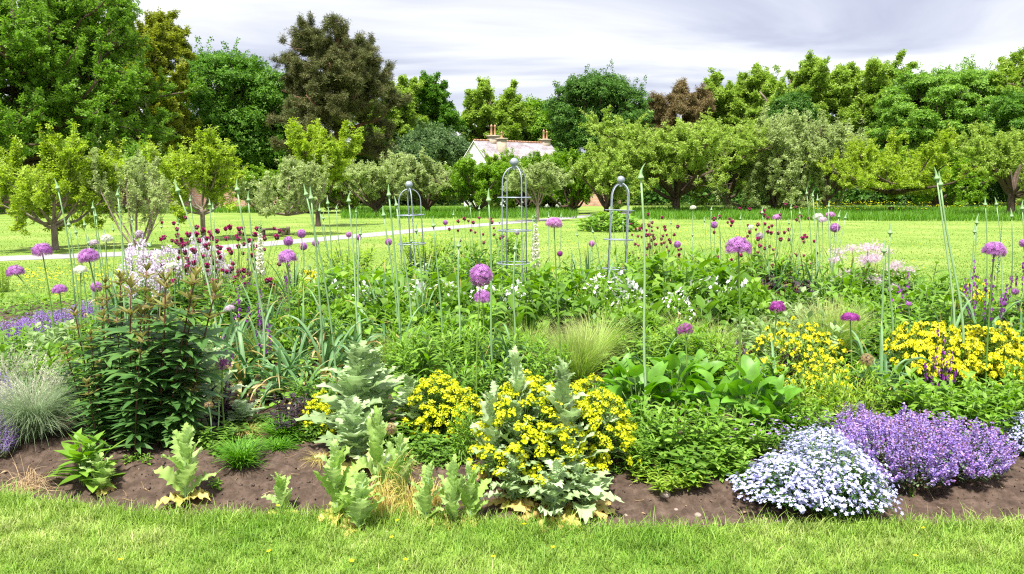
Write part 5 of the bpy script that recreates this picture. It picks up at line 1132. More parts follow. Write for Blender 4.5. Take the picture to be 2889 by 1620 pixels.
# ---- big whorled-leaf clump: one thing, every shoot a part with leaf sub-parts
b = GY(345, 4.75); root = put('whorled_plant', None, None, 'large dark green clump of red stems with whorled leaves at left', 'plant', None, None, (b[0], b[1], float(soil_z(b[0], b[1])) - .01))
SH = [sp_whorled(h) for h in (1.02, .98, .93, .88, .8, .7)]
for i, (sx_, yt) in enumerate(((278, 745), (375, 712), (485, 722), (520, 735), (180, 815), (330, 760), (418, 732), (505, 800), (255, 828), (392, 800), (440, 795), (560, 760), (210, 880), (300, 830), (350, 885), (480, 870), (540, 880), (240, 950), (395, 960), (330, 1000), (460, 980), (285, 900), (420, 880), (200, 1000), (520, 990), (395, 1050), (235, 790), (310, 735), (450, 740), (345, 830), (275, 1010), (440, 1040), (545, 930), (225, 940), (365, 930), (500, 940), (305, 960), (160, 905))):
    sx_ = 345 + (sx_ - 355) * .92; Y = 4.68 + rng.uniform(-.12, .5) - (.18 if yt > 870 else 0); t = P(sx_, yt, Y); bx = GY(345 + (sx_ - 345) * .62, Y + .0)
    s, l, y = SH[i % 6]; hs = (1.02, .98, .93, .88, .8, .7)[i % 6]
    o = put('stem', s, root, None, None, None, None, (bx[0] - b[0], bx[1] - b[1], 0)); k = t[2] / hs
    o.scale = (min(1.15, max(.75, k)),) * 2 + (k,); lean = math.atan2(t[0] - bx[0], t[2]); o.rotation_euler = (rng.uniform(-.05, .05), lean, rng.uniform(-.4, .4)); 
    put('leaves', l, o); put('young_leaves', y, o)

# ---- middle and back planting
D_ = {'phlomis': ('perennial', 'large hairy leaved green perennial'), 'phlomis_dark': ('perennial', 'dark large leaved perennial'), 'leafy': ('perennial', 'mid green leafy perennial'), 'leafy_fresh': ('perennial', 'fresh green leafy perennial'), 'leafy_lime': ('perennial', 'yellow green narrow leaved perennial'),
      'willow': ('perennial', 'upright willow leaved perennial'), 'sage': ('perennial', 'grey green soft leaved perennial'), 'pale': ('perennial', 'pale green broad leaved perennial'), 'dark': ('purple_plant', 'dark purple leaved plant'), 'broad': ('broad_leaf_plant', 'glossy heart leaved plant'), 'hosta': ('broad_leaf_plant', 'oval leaved green clump'),
      'forget': ('perennial', 'green perennial with tiny blue flowers'), 'gera': ('geranium', 'white flowered geranium'), 'lobed': ('perennial', 'lobed leaf green mound'), 'lobed_fresh': ('perennial', 'fresh lobed leaf mound'), 'stipa': ('feather_grass', 'fine green feather grass'), 'stipa_wild': ('feather_grass', 'windblown straw green feather grass'),
      'strap': ('allium_leaves', 'arching strap leaf clump'), 'strap_up': ('allium_leaves', 'upright strap leaf clump'), 'verb': ('mullein', 'purple mullein spikes'), 'orange': ('perennial', 'orange tinted low plant')}
ROWS = [
 # front right greenery
 ('leafy', 1600, 4.35, 1010, 140), ('leafy_fresh', 1620, 4.6, 985, 170), ('leafy_fresh', 1700, 4.35, 1000, 170), ('leafy_fresh', 1780, 4.3, 1060, 170), ('leafy_fresh', 1830, 4.45, 1020, 190), ('leafy', 1720, 4.2, 1110, 170), ('forget', 1900, 4.45, 1050, 170), ('leafy_fresh', 1950, 4.7, 1010, 170), ('willow', 1600, 4.15, 1060, 110), ('leafy_fresh', 1845, 4.15, 1120, 150), ('leafy_lime', 1680, 4.05, 1165, 170), ('forget', 1990, 4.6, 1040, 120),
 ('broad', 1600, 4.95, 900, 230), ('broad', 1690, 5.1, 870, 220), ('broad', 1790, 4.85, 930, 230), ('broad', 1880, 4.8, 905, 220), ('broad', 1945, 4.75, 945, 170), ('broad', 1560, 5.2, 895, 170), ('pale', 1900, 5.3, 870, 160), ('broad', 1740, 5.4, 880, 190),
 ('leafy_lime', 2060, 4.85, 930, 190), ('leafy_lime', 2150, 4.85, 950, 200), ('leafy_lime', 2100, 5.1, 905, 190), ('leafy_lime', 2210, 5.0, 960, 150), ('leafy_lime', 2000, 5.0, 960, 140), ('willow', 2180, 5.2, 895, 140),
 ('pale', 2330, 4.65, 925, 200), ('pale', 2430, 4.7, 930, 200), ('leafy_fresh', 2390, 4.55, 970, 190), ('pale', 2540, 4.7, 915, 180), ('leafy_fresh', 2490, 4.6, 955, 170), ('lobed_fresh', 2285, 4.8, 985, 160), ('leafy_fresh', 2580, 5.1, 870, 120), ('pale', 2050, 4.6, 990, 120),
 # left front
 ('leafy', 80, 5.6, 830, 200), ('sage', 130, 6.3, 800, 200), ('leafy_fresh', 60, 6.6, 810, 170), ('lobed_fresh', 160, 5.5, 860, 190), ('dark', 740, 4.95, 985, 130), ('dark', 545, 4.9, 955, 110), ('dark', 735, 4.8, 1010, 110), ('leafy', 540, 4.65, 1060, 140), ('leafy', 680, 4.95, 1040, 150), ('leafy', 590, 4.5, 1100, 130), ('lobed', 780, 4.8, 1040, 130), ('leafy', 800, 5.3, 930, 150),
 ('leafy', 1000, 4.6, 1050, 160), ('lobed', 1090, 4.4, 1090, 150), ('leafy', 1180, 4.5, 1060, 120), ('willow', 1165, 4.3, 1010, 70),
 # strap leaves (bulb foliage)
 ('strap', 620, 5.8, 820, 260), ('strap', 700, 5.6, 850, 280), ('strap', 760, 5.5, 860, 260), ('strap', 820, 5.9, 800, 270), ('strap', 560, 6.2, 790, 230), ('strap', 660, 6.6, 770, 240), ('strap', 740, 6.3, 800, 250), ('strap', 900, 6.3, 790, 240), ('strap', 960, 6.8, 765, 220), ('strap', 1010, 6.5, 775, 200), ('strap', 1240, 5.6, 830, 180), ('strap', 1290, 5.8, 815, 180), ('strap', 1640, 5.2, 850, 170), ('strap_up', 1700, 6.0, 760, 140),
 ('strap', 2215, 5.25, 825, 260), ('strap', 2230, 4.95, 930, 190), ('strap', 2180, 5.6, 840, 190), ('strap', 2370, 6.2, 760, 240), ('strap_up', 2380, 6.1, 720, 150), ('strap', 2510, 6.3, 750, 220), ('strap', 2560, 6.6, 730, 200), ('strap', 2460, 6.6, 740, 200), ('strap', 1945, 5.2, 860, 170), ('strap', 1990, 6.6, 770, 180), ('strap', 240, 7.6, 730, 180), ('strap', 300, 8.2, 690, 190), ('strap', 420, 8.4, 690, 160), ('strap_up', 330, 7.6, 680, 160),
 ('strap', 2040, 9.4, 650, 190), ('strap', 2085, 9.9, 645, 190), ('strap', 1995, 10.2, 655, 160), ('strap_up', 2120, 9.6, 610, 150), ('strap', 790, 9.2, 700, 160), ('strap', 860, 9.6, 685, 150), ('strap', 1350, 11.2, 640, 110), ('strap', 1450, 11.3, 640, 120), ('strap', 1560, 11.2, 640, 110), ('strap', 1740, 10.6, 640, 150), ('strap', 1000, 10.8, 650, 120), ('strap', 1190, 11.2, 630, 130),
 # willow-leaved uprights at centre
 ('willow', 1045, 5.6, 800, 130), ('willow', 1100, 5.5, 795, 150), ('willow', 1165, 5.7, 800, 130), ('willow', 1010, 5.9, 800, 120), ('willow', 1330, 5.9, 820, 140), ('willow', 1385, 5.6, 850, 130), ('leafy_fresh', 1230, 5.3, 890, 150), ('leafy', 1150, 5.1, 910, 150), ('leafy_fresh', 1320, 5.2, 890, 150), ('leafy', 1280, 6.3, 820, 160), ('willow', 1215, 6.1, 810, 120),
 ('stipa', 1452, 5.8, 790, 190), ('stipa_wild', 1500, 6.6, 760, 240), ('stipa_wild', 1550, 7.6, 735, 200), ('stipa_wild', 1800, 6.6, 780, 160), ('stipa', 2080, 6.5, 735, 210), ('stipa_wild', 2110, 7.1, 735, 230), ('stipa_wild', 1940, 6.9, 770, 150), ('stipa_wild', 1200, 7.2, 760, 150), ('stipa_wild', 860, 6.9, 800, 140), ('stipa_wild', 650, 6.9, 790, 120),
 ('willow', 1720, 6.0, 800, 140), ('willow', 1790, 5.9, 810, 130), ('leafy_lime', 1760, 6.3, 815, 150), ('leafy_fresh', 1650, 6.2, 810, 170), ('leafy_lime', 1690, 6.6, 800, 150), ('dark', 1840, 5.9, 850, 110), ('dark', 1985, 5.55, 870, 110), ('pale', 1820, 5.6, 860, 130),
 # middle
 ('phlomis', 900, 8.4, 668, 190), ('phlomis', 980, 8.8, 668, 180), ('phlomis', 840, 8.6, 680, 170), ('phlomis_dark', 915, 7.8, 705, 190), ('phlomis_dark', 840, 7.7, 710, 170), ('lobed_fresh', 1000, 7.8, 715, 190), ('lobed', 1100, 7.6, 715, 200), ('phlomis', 1080, 9.3, 670, 160), ('phlomis', 1300, 8.5, 672, 190), ('phlomis', 1370, 8.4, 650, 190), ('phlomis', 1430, 8.8, 665, 190), ('phlomis_dark', 1340, 7.6, 700, 210), ('phlomis_dark', 1410, 7.4, 715, 190), ('phlomis', 1250, 8.9, 675, 150),
 ('phlomis', 1640, 8.9, 640, 200), ('phlomis', 1720, 8.8, 632, 210), ('phlomis', 1790, 8.7, 650, 190), ('phlomis_dark', 1700, 7.9, 690, 210), ('phlomis_dark', 1780, 7.7, 700, 210), ('hosta', 1640, 7.4, 745, 200), ('hosta', 1770, 7.2, 745, 200), ('lobed_fresh', 1610, 7.2, 750, 200), ('lobed', 1840, 7.4, 720, 210), ('lobed_fresh', 1880, 7.7, 700, 190), ('phlomis', 1560, 9.4, 660, 170), ('lobed_fresh', 1530, 7.4, 755, 180), ('lobed', 1580, 6.9, 780, 170),
 ('gera', 940, 7.8, 701, 150), ('gera', 1050, 8.1, 691, 160), ('gera', 1130, 8.2, 698, 150), ('gera', 1235, 7.8, 691, 160), ('gera', 1300, 7.8, 698, 140), ('gera', 1490, 8.3, 686, 150), ('gera', 1545, 8.6, 681, 150), ('gera', 1590, 7.9, 701, 140), ('gera', 1760, 7.8, 691, 160), ('gera', 1810, 7.7, 691, 150), ('gera', 1870, 7.8, 698, 150), ('gera', 1690, 7.5, 721, 130), ('gera', 865, 8.1, 698, 110), ('orange', 1520, 9.6, 712, 130), ('orange', 1030, 9.8, 722, 110),
 ('lobed', 960, 7.1, 755, 190), ('lobed_fresh', 880, 7.2, 740, 180), ('leafy_fresh', 1140, 6.6, 790, 170), ('lobed', 1180, 7.6, 730, 170), ('lobed_fresh', 1050, 7.2, 750, 180), ('hosta', 1470, 7.4, 740, 180), ('hosta', 1290, 7.2, 745, 180),
 ('leafy_fresh', 2170, 6.9, 745, 210), ('leafy_fresh', 2260, 6.6, 755, 220), ('leafy', 2220, 7.4, 725, 220), ('leafy_fresh', 2330, 7.2, 715, 200), ('leafy', 2290, 7.9, 690, 190), ('leafy', 2200, 8.2, 695, 190), ('leafy_fresh', 2140, 7.6, 720, 160), ('leafy_lime', 2290, 6.1, 795, 180), ('leafy', 2200, 6.1, 800, 170), ('leafy_fresh', 2580, 6.2, 780, 140), ('leafy', 2420, 7.1, 730, 190), ('leafy', 2520, 7.4, 720, 190), ('leafy_fresh', 2400, 8.8, 680, 170), ('leafy', 2340, 8.8, 685, 170), ('sage', 2020, 6.3, 770, 160), ('sage', 1960, 7.2, 740, 170), ('sage', 1900, 6.6, 790, 150),
 ('dark', 1960, 8.7, 690, 150), ('dark', 2010, 8.9, 695, 130), ('dark', 1900, 9.2, 680, 120), ('leafy', 1850, 9.4, 640, 180), ('leafy', 1930, 9.8, 625, 170), ('lobed', 1990, 8.2, 715, 160), ('sage', 2060, 8.2, 710, 170), ('leafy', 1800, 10.4, 630, 160), ('leafy_lime', 1690, 11.2, 625, 140), ('leafy', 2140, 8.8, 655, 170), ('leafy', 2230, 9.0, 660, 170),
 ('leafy', 430, 8.6, 700, 200), ('leafy', 520, 8.4, 690, 210), ('leafy', 610, 8.0, 700, 210), ('willow', 580, 7.4, 740, 170), ('leafy', 500, 7.6, 760, 170), ('leafy', 760, 8.0, 720, 170), ('lobed_fresh', 760, 7.2, 760, 160), ('willow', 790, 7.9, 690, 120), ('sage', 790, 9.6, 660, 130), ('leafy_fresh', 470, 6.6, 790, 170), ('leafy', 350, 8.8, 710, 160), ('leafy_fresh', 250, 7.0, 790, 150), ('leafy', 190, 7.2, 800, 150), ('hosta', 700, 9.2, 700, 140),
 ('leafy', 1165, 11.4, 600, 120), ('leafy', 1215, 11.6, 605, 110), ('leafy_fresh', 1500, 10.8, 655, 150), ('lobed_fresh', 1400, 10.4, 668, 150), ('leafy', 1150, 10.2, 660, 150), ('leafy_fresh', 960, 10.6, 665, 150), ('sage', 1060, 10.9, 650, 130), ('leafy_fresh', 1290, 10.8, 640, 130), ('leafy_lime', 900, 11.2, 655, 140), ('leafy_lime', 830, 11.6, 650, 130),
 ('strap_up', 740, 8.6, 610, 150), ('willow', 860, 8.9, 640, 150), ('strap_up', 930, 9.2, 610, 150), ('willow', 1010, 9.6, 640, 140), ('strap_up', 1075, 9.9, 610, 140), ('willow', 1130, 10.2, 630, 130), ('strap', 1245, 9.2, 640, 170), ('willow', 1240, 11.2, 628, 120), ('willow', 1400, 9.8, 640, 140), ('strap_up', 1480, 10.2, 605, 140), ('strap', 1520, 8.6, 660, 180), ('willow', 1600, 10.6, 620, 130), ('strap_up', 1690, 10.2, 595, 140), ('willow', 1740, 9.6, 615, 150), ('strap_up', 1800, 9.8, 600, 140), ('willow', 1870, 10.4, 600, 140), ('strap_up', 1950, 9.6, 600, 150), ('strap_up', 2040, 9.2, 600, 150), ('willow', 1990, 9.9, 620, 130), ('strap', 1900, 8.6, 670, 200), ('strap', 880, 7.6, 720, 210), ('strap', 1110, 7.4, 720, 210), ('strap_up', 960, 7.6, 660, 160), ('strap_up', 1060, 7.2, 690, 160), ('strap_up', 1170, 8.0, 650, 150), ('strap_up', 660, 7.6, 670, 170), ('strap_up', 560, 8.0, 660, 170), ('strap_up', 470, 8.4, 650, 160), ('leafy', 2110, 8.4, 640, 170), ('leafy', 2300, 8.4, 655, 170), ('stipa_wild', 1000, 6.4, 800, 170), ('stipa_wild', 1330, 7.0, 760, 160), ('stipa_wild', 1720, 7.0, 760, 170),
 ('strap_up', 600, 6.9, 700, 200), ('strap_up', 690, 7.2, 690, 190), ('strap_up', 770, 6.8, 720, 190), ('strap', 830, 6.9, 730, 230), ('strap_up', 880, 6.2, 760, 180), ('strap', 540, 6.8, 760, 220), ('strap_up', 1240, 7.6, 690, 160), ('strap_up', 1350, 9.6, 625, 150), ('strap_up', 1420, 8.0, 680, 150), ('strap_up', 1560, 9.0, 640, 150), ('hosta', 1000, 8.2, 690, 190), ('hosta', 1140, 8.8, 680, 190), ('hosta', 1600, 8.2, 690, 190), ('hosta', 1830, 8.4, 670, 190), ('phlomis', 1200, 6.9, 745, 190), ('phlomis', 940, 6.7, 760, 190), ('phlomis', 2130, 8.0, 690, 180),
 ('verb', 612, 7.2, 715, 100), ('verb', 668, 6.9, 730, 60), ('verb', 672, 6.3, 790, 60), ('verb', 628, 9.0, 640, 70), ('verb', 2255, 7.4, 680, 75), ('verb', 2436, 6.9, 650, 70), ('verb', 2478, 6.6, 620, 80), ('verb', 2510, 7.2, 680, 70), ('verb', 2560, 7.4, 640, 60), ('verb', 2338, 4.95, 815, 60), ('verb', 2372, 4.85, 840, 65), ('verb', 735, 8.6, 650, 55), ('verb', 570, 6.0, 840, 50), ('verb', 290, 8.3, 745, 60),
]
for k, x, Y, t, w in ROWS:
    nm, d = D_[k]; g = {'gera': 'white geraniums along the middle of the bed', 'verb': 'purple mulleins in the bed', 'strap': 'strap leaf clumps of the alliums', 'strap_up': 'strap leaf clumps of the alliums'}.get(k, d.replace('perennial', 'perennials') + ' in the bed' if 'perennial' in d else d + 's in the bed')
    bed(k, nm, x, Y, t, w, '*' + d, {'gera': 'geranium', 'verb': 'mullein', 'stipa': 'grass', 'stipa_wild': 'grass'}.get(k, 'plant'), g)
bed('hesp', 'dames_violet', 360, 8.9, 588, 110, 'pale lilac flower cluster left of the maroon thistles', 'flowers'); bed('hesp', 'dames_violet', 425, 9.0, 605, 130, 'pale lilac flower cluster among the left part of maroon thistles', 'flowers'); bed('hesp', 'dames_violet', 505, 9.6, 570, 100, 'tallest pale lilac flower cluster behind the maroon thistles', 'flowers'); bed('hesp', 'dames_violet', 560, 9.4, 620, 80, 'small pale lilac cluster deep in the maroon thistles', 'flowers'); bed('hesp', 'dames_violet', 385, 8.3, 650, 110, 'low pale lilac flower cluster above the whorled clump', 'flowers')
bed('thal', 'meadow_rue', 2170, 9.0, 600, 170, 'fluffy pale pink meadow rue left of the tall bent bud at right', 'flowers'); bed('thal', 'meadow_rue', 2225, 8.8, 615, 150, 'fluffy pale pink meadow rue behind the tall bent bud at right', 'flowers')
bed('foxglove', 'foxglove', 658, 8.4, 555, 85, 'cream foxglove spike right of the left thistles', 'foxglove'); bed('foxglove', 'foxglove', 1346, 8.9, 532, 85, 'tall white foxglove spike beside the centre obelisk', 'foxglove'); bed('foxglove_green', 'foxglove', 1436, 8.4, 625, 60, 'green foxglove spike in bud between centre and right obelisks', 'foxglove'); bed('foxglove_green', 'foxglove', 2492, 7.4, 545, 55, 'green flower spike in bud above the far right purple globe', 'foxglove')
bed('lobed_fresh', 'perennial', 1535, 32, 528, 150, 'bright green leafy mound on the lawn behind the right obelisk', 'plant'); bed('lobed_fresh', 'perennial', 950, 21, 570, 150, 'loose grassy plant on lawn edge beside the path', 'plant') if False else None
bed('leafy_lime', 'perennial', 1075, 17, 588, 150, 'low green clump on the lawn behind the left obelisk', 'plant'); bed('leafy_lime', 'perennial', 880, 15.5, 615, 200, 'loose green clump on lawn left of left obelisk', 'plant'); bed('leafy_fresh', 'perennial', 1275, 18, 575, 90, 'leafy green clump on lawn behind the centre obelisk', 'plant'); bed('leafy_lime', 'perennial', 5, 12.6, 650, 60, 'yellow green clump on the lawn at the left edge', 'plant')

# low foliage that fills the gaps
n = 60000; x = rng.uniform(-7.6, 8.6, n); y = rng.uniform(4.2, 13.8, n); r = bed_r(x, y); front = 4.72 + .25 * vnoise(x * 2, x * 0, 3) - .25 * (x > 1.0)
k = (r < .97) & (y > front) & (rng.random(n) < .35 + .65 * vnoise(x * 2.2, y * 2.2, 17)); x, y = x[k], y[k]; n = len(x); z = soil_z(x, y) + (.05 + .2 * vnoise(x * 1.6, y * 1.6, 19)) * rng.random(n) ** .6
b = MB(); mm = (vnoise(x * 1.3, y * 1.3, 23) > .5).astype(int); T = [leafT(3, .4, .7, .25, 'lance'), leafT(3, .6, .6, .2, 'ovate')]
for i in (0, 1):
    q = mm == i; b.inst(T[i], frames(dirs(rng.uniform(0, 6.3, q.sum()), rng.uniform(-.1, 1.0, q.sum())), .075 * rng.uniform(.6, 1.4, q.sum())), np.stack([x, y, z], -1)[q], i)
put('ground_cover', b.mesh('ground_cover', [M['leaf_mid'], M['leaf_fresh']]), None, 'low leafy ground cover filling gaps between the border plants', 'ground cover', None, 'stuff')

# ---- maroon plume thistles
THI = [thistle_mesh() for _ in range(3)]
def thistles(label, heads, Y, bx, spread, leafk=.3, size=14):
    b0 = GY(bx, Y); z0 = float(soil_z(b0[0], b0[1])); root = put('plume_thistle', None, None, label, 'thistle', 'maroon plume thistles', None, (b0[0], b0[1], z0))
    s = MB(); pts = []
    for hx, hy in heads:
        p = P(hx, hy, Y + rng.uniform(-spread, spread)) - [b0[0], b0[1], z0]; pts.append(p)
    pts = np.array(pts); n = len(pts); base = pts * [.35, .5, 0] + np.concatenate([disk(n, .08), np.zeros((n, 1))], -1); t = np.linspace(0, 1, 6)[None, :, None]
    Pp = base[:, None] + (pts - base)[:, None] * np.concatenate([t ** 1.2, t ** 1.2, t], -1) + rng.normal(0, .012, (n, 6, 3)) * (t * (1 - t) * 4)
    tubes(s, Pp, np.linspace(.0035, .0016, 6)[None], 4); put('stem', s.mesh('stem', M['stem_green']), root)
    m = n * 14; tt = rng.uniform(.02, .62, (n, 14)) ** 1.5; p, tg = along(Pp, tt); lf = MB(); lf.inst(leafT(5, .16, .7, .3, 'lance'), frames(dirs(rng.uniform(0, 6.3, m), rng.uniform(-.1, .9, m)), .15 * leafk / .3 * rng.uniform(.4, 1.1, m)), p.reshape(-1, 3)); put('leaves', lf.mesh('leaves', M['leaf_mid']), root)
    for i in range(n):
        o = put('flower_head', THI[i % 3], root, None, None, None, None, pts[i]); o.scale = (WPX(size, Y) * rng.uniform(.55, .95),) * 3; o.rotation_euler = (rng.normal(0, .3), rng.normal(0, .3), rng.uniform(0, 6))
def cloud(n, x0, x1, y0, y1, mid=None, pw=1.0):
    o = []
    while len(o) < n:
        x, y = rng.uniform(x0, x1), y0 + (y1 - y0) * rng.random() ** pw; c = (x - x0) / (x1 - x0)
        if rng.random() < .35 + .65 * math.sin(PI * c) and all((x - a) ** 2 + (y - b) ** 2 > 40 for a, b in o): o.append((x, y))
    return o
thistles('maroon thistles, left and lower part of the big left group', [(407, 560), (437, 562), (467, 548), (445, 577), (455, 603), (472, 612), (410, 600), (497, 605), (408, 668), (420, 692), (452, 634), (370, 650), (378, 644), (463, 650), (480, 752), (400, 690)] + cloud(52, 395, 560, 590, 735), 8.9, 500, .5)
thistles('maroon thistles, right and taller part of the big left group', [(495, 572), (510, 580), (528, 585), (547, 582), (578, 572), (611, 574), (640, 590), (665, 600), (690, 575), (520, 600)] + cloud(62, 495, 715, 575, 720), 9.1, 600, .5)
thistles('small group of maroon thistles between left and centre obelisks', [(1152, 557), (1168, 551), (1178, 556), (1190, 560), (1205, 549), (1233, 552), (1237, 559), (1130, 577), (1152, 580), (1195, 585), (1215, 590), (1242, 591), (1158, 606), (1216, 611), (1242, 574), (1263, 596), (1275, 606), (1184, 580), (1258, 600), (1146, 672), (1148, 682)], 11.6, 1185, .2, .4, 10)
thistles('group of maroon thistles just right of the right obelisk', [(1630, 540), (1665, 548), (1640, 560)] + cloud(50, 1582, 1715, 560, 655), 11.4, 1650, .35, .35, 9.5)
thistles('wide group of maroon thistles behind the tall purple globe', [(1860, 525), (1885, 527), (1915, 535), (1975, 515), (2000, 522), (1810, 545), (1830, 560)] + cloud(74, 1792, 2060, 530, 690, pw=1.2), 10.4, 1920, .5, .35, 10.5)

# ---- alliums: purple globes
HEADS = {}
def head(mt, open_, flat):
    k = (mt, open_, flat)
    if k not in HEADS: HEADS[k] = allium_head(mt, 330 if open_ == 0 else 150, open_, flat)
    return HEADS[k]
AD = {'allium': 'purple globe allium', 'allium_pink': 'mauve globe allium', 'allium_dark': 'dark magenta allium', 'allium_white': 'white globe allium', 'allium_pale': 'faded pale allium', 'allium_seed': 'gone over brown green allium'}
for x, y, d, bx, Y, mt, op, fl in ((39, 685, 40, 200, 6.5, 'allium', 0, .85), (106, 632, 44, 150, 6.4, 'allium', 0, .9), (223, 649, 47, 262, 6.3, 'allium', 0, .95), (150, 730, 34, 165, 7.2, 'allium', 0, .8), (723, 650, 44, 745, 6.6, 'allium', 0, .95), (758, 588, 21, 765, 10.5, 'allium', 0, 1), (725, 607, 23, 735, 10.2, 'allium', 0, 1), (763, 620, 19, 768, 10.8, 'allium', 0, 1),
    (877, 590, 14, 880, 12.3, 'allium_pink', 0, 1), (902, 598, 14, 902, 12.3, 'allium', 0, 1), (977, 609, 17, 1000, 11.6, 'allium', 0, 1), (794, 612, 17, 800, 11, 'allium', 0, 1), (1393, 564, 40, 1420, 5.4, 'allium_pink', 0, .78), (1209, 693, 55, 1200, 4.8, 'allium', 0, 1), (1214, 750, 42, 1215, 6.0, 'allium', 0, .95), (1857, 625, 60, 1855, 4.9, 'allium', 0, .92), (2500, 632, 52, 2475, 5.3, 'allium', 0, .9),
    (1488, 613, 15, 1492, 11.6, 'allium_pink', 0, 1), (1408, 638, 14, 1405, 11.6, 'allium_dark', 0, 1), (1703, 615, 17, 1703, 11.3, 'allium', 0, 1), (1796, 566, 17, 1798, 11.2, 'allium', 0, 1), (1910, 594, 18, 1908, 10.8, 'allium_pale', 0, 1), (1953, 548, 20, 1950, 10.2, 'allium_pink', 0, .85), (2088, 541, 22, 2075, 9.9, 'allium_pink', 0, .7), (2068, 554, 22, 2062, 9.8, 'allium_pale', 0, .7), (2100, 573, 23, 2085, 9.7, 'allium', 0, 1),
    (560, 918, 38, 570, 4.75, 'allium_dark', .5, .95), (1955, 775, 38, 1940, 5.5, 'allium_dark', 0, .95), (1723, 832, 42, 1725, 5.05, 'allium_dark', .7, .95), (2138, 800, 42, 2140, 5.3, 'allium_dark', 0, .6), (577, 776, 24, 600, 6.0, 'allium_pale', 0, .7), (2553, 733, 17, 2550, 8.0, 'allium', 0, 1), (2574, 612, 20, 2570, 7.0, 'allium', 0, 1), (350, 589, 20, 348, 9.4, 'allium_pale', 0, 1),
    (203, 680, 32, 212, 7.0, 'allium_white', 0, .7), (268, 601, 26, 272, 8.6, 'allium_white', 0, .85), (237, 612, 22, 245, 8.6, 'allium_pale', 0, .8), (434, 670, 25, 436, 7.6, 'allium_white', 0, .75), (1743, 523, 15, 1745, 11.4, 'allium_white', 0, .8), (1888, 573, 16, 1890, 10.6, 'allium_white', 0, .8), (2057, 546, 24, 2050, 9.9, 'allium_white', 0, .75), (243, 722, 26, 250, 8.0, 'allium', 0, 1),
    (525, 1020, 24, 527, 4.6, 'allium_seed', .6, .9), (982, 1078, 32, 975, 4.25, 'allium_seed', .6, 1), (550, 1008 - 8, 22, 548, 4.7, 'allium_seed', .6, .9), (2180, 905, 34, 2185, 5.0, 'allium_seed', .6, 1), (1300, 585, 12, 1300, 12.0, 'allium_pale', 0, 1), (1120, 560, 12, 1120, 12.2, 'allium', 0, 1), (1150, 745, 14, 1150, 9, 'allium', 0, 1) if False else (2285, 765, 14, 2287, 6.4, 'allium', 0, .8)):
    b0 = GY(bx, Y); b0[2] = float(soil_z(b0[0], b0[1])) - .01; dia = WPX(d, Y) * 1.08; top = P(x, y, Y) - b0
    root = put('allium', None, None, None, 'allium', 'round allium flowers on tall stalks', None, b0); auto(root, AD[mt], x, Y)
    t = np.linspace(0, 1, 9)[:, None]; bow = np.array([(top[0]) * .12 + rng.normal(0, .012), rng.normal(0, .02), 0]); path = top * t + np.sin(PI * t) * bow * -1; path[-1] = top - nrm(top) * dia * .1
    s = MB(); tubes(s, path[None], np.linspace(.0062, .0046, 9)[None] * (1 if d > 30 else .8), 6); put('stem', s.mesh('stem', M['stem_green' if d > 25 else 'stem_pale']), root)
    f, c_ = head(mt, op, fl); o = put('flower_head', f, root, None, None, None, None, top); o.scale = (dia,) * 3; o.rotation_euler = (rng.uniform(-.2, .2), rng.uniform(-.2, .2), rng.uniform(0, 6)); put('flower_stalks', c_, o)

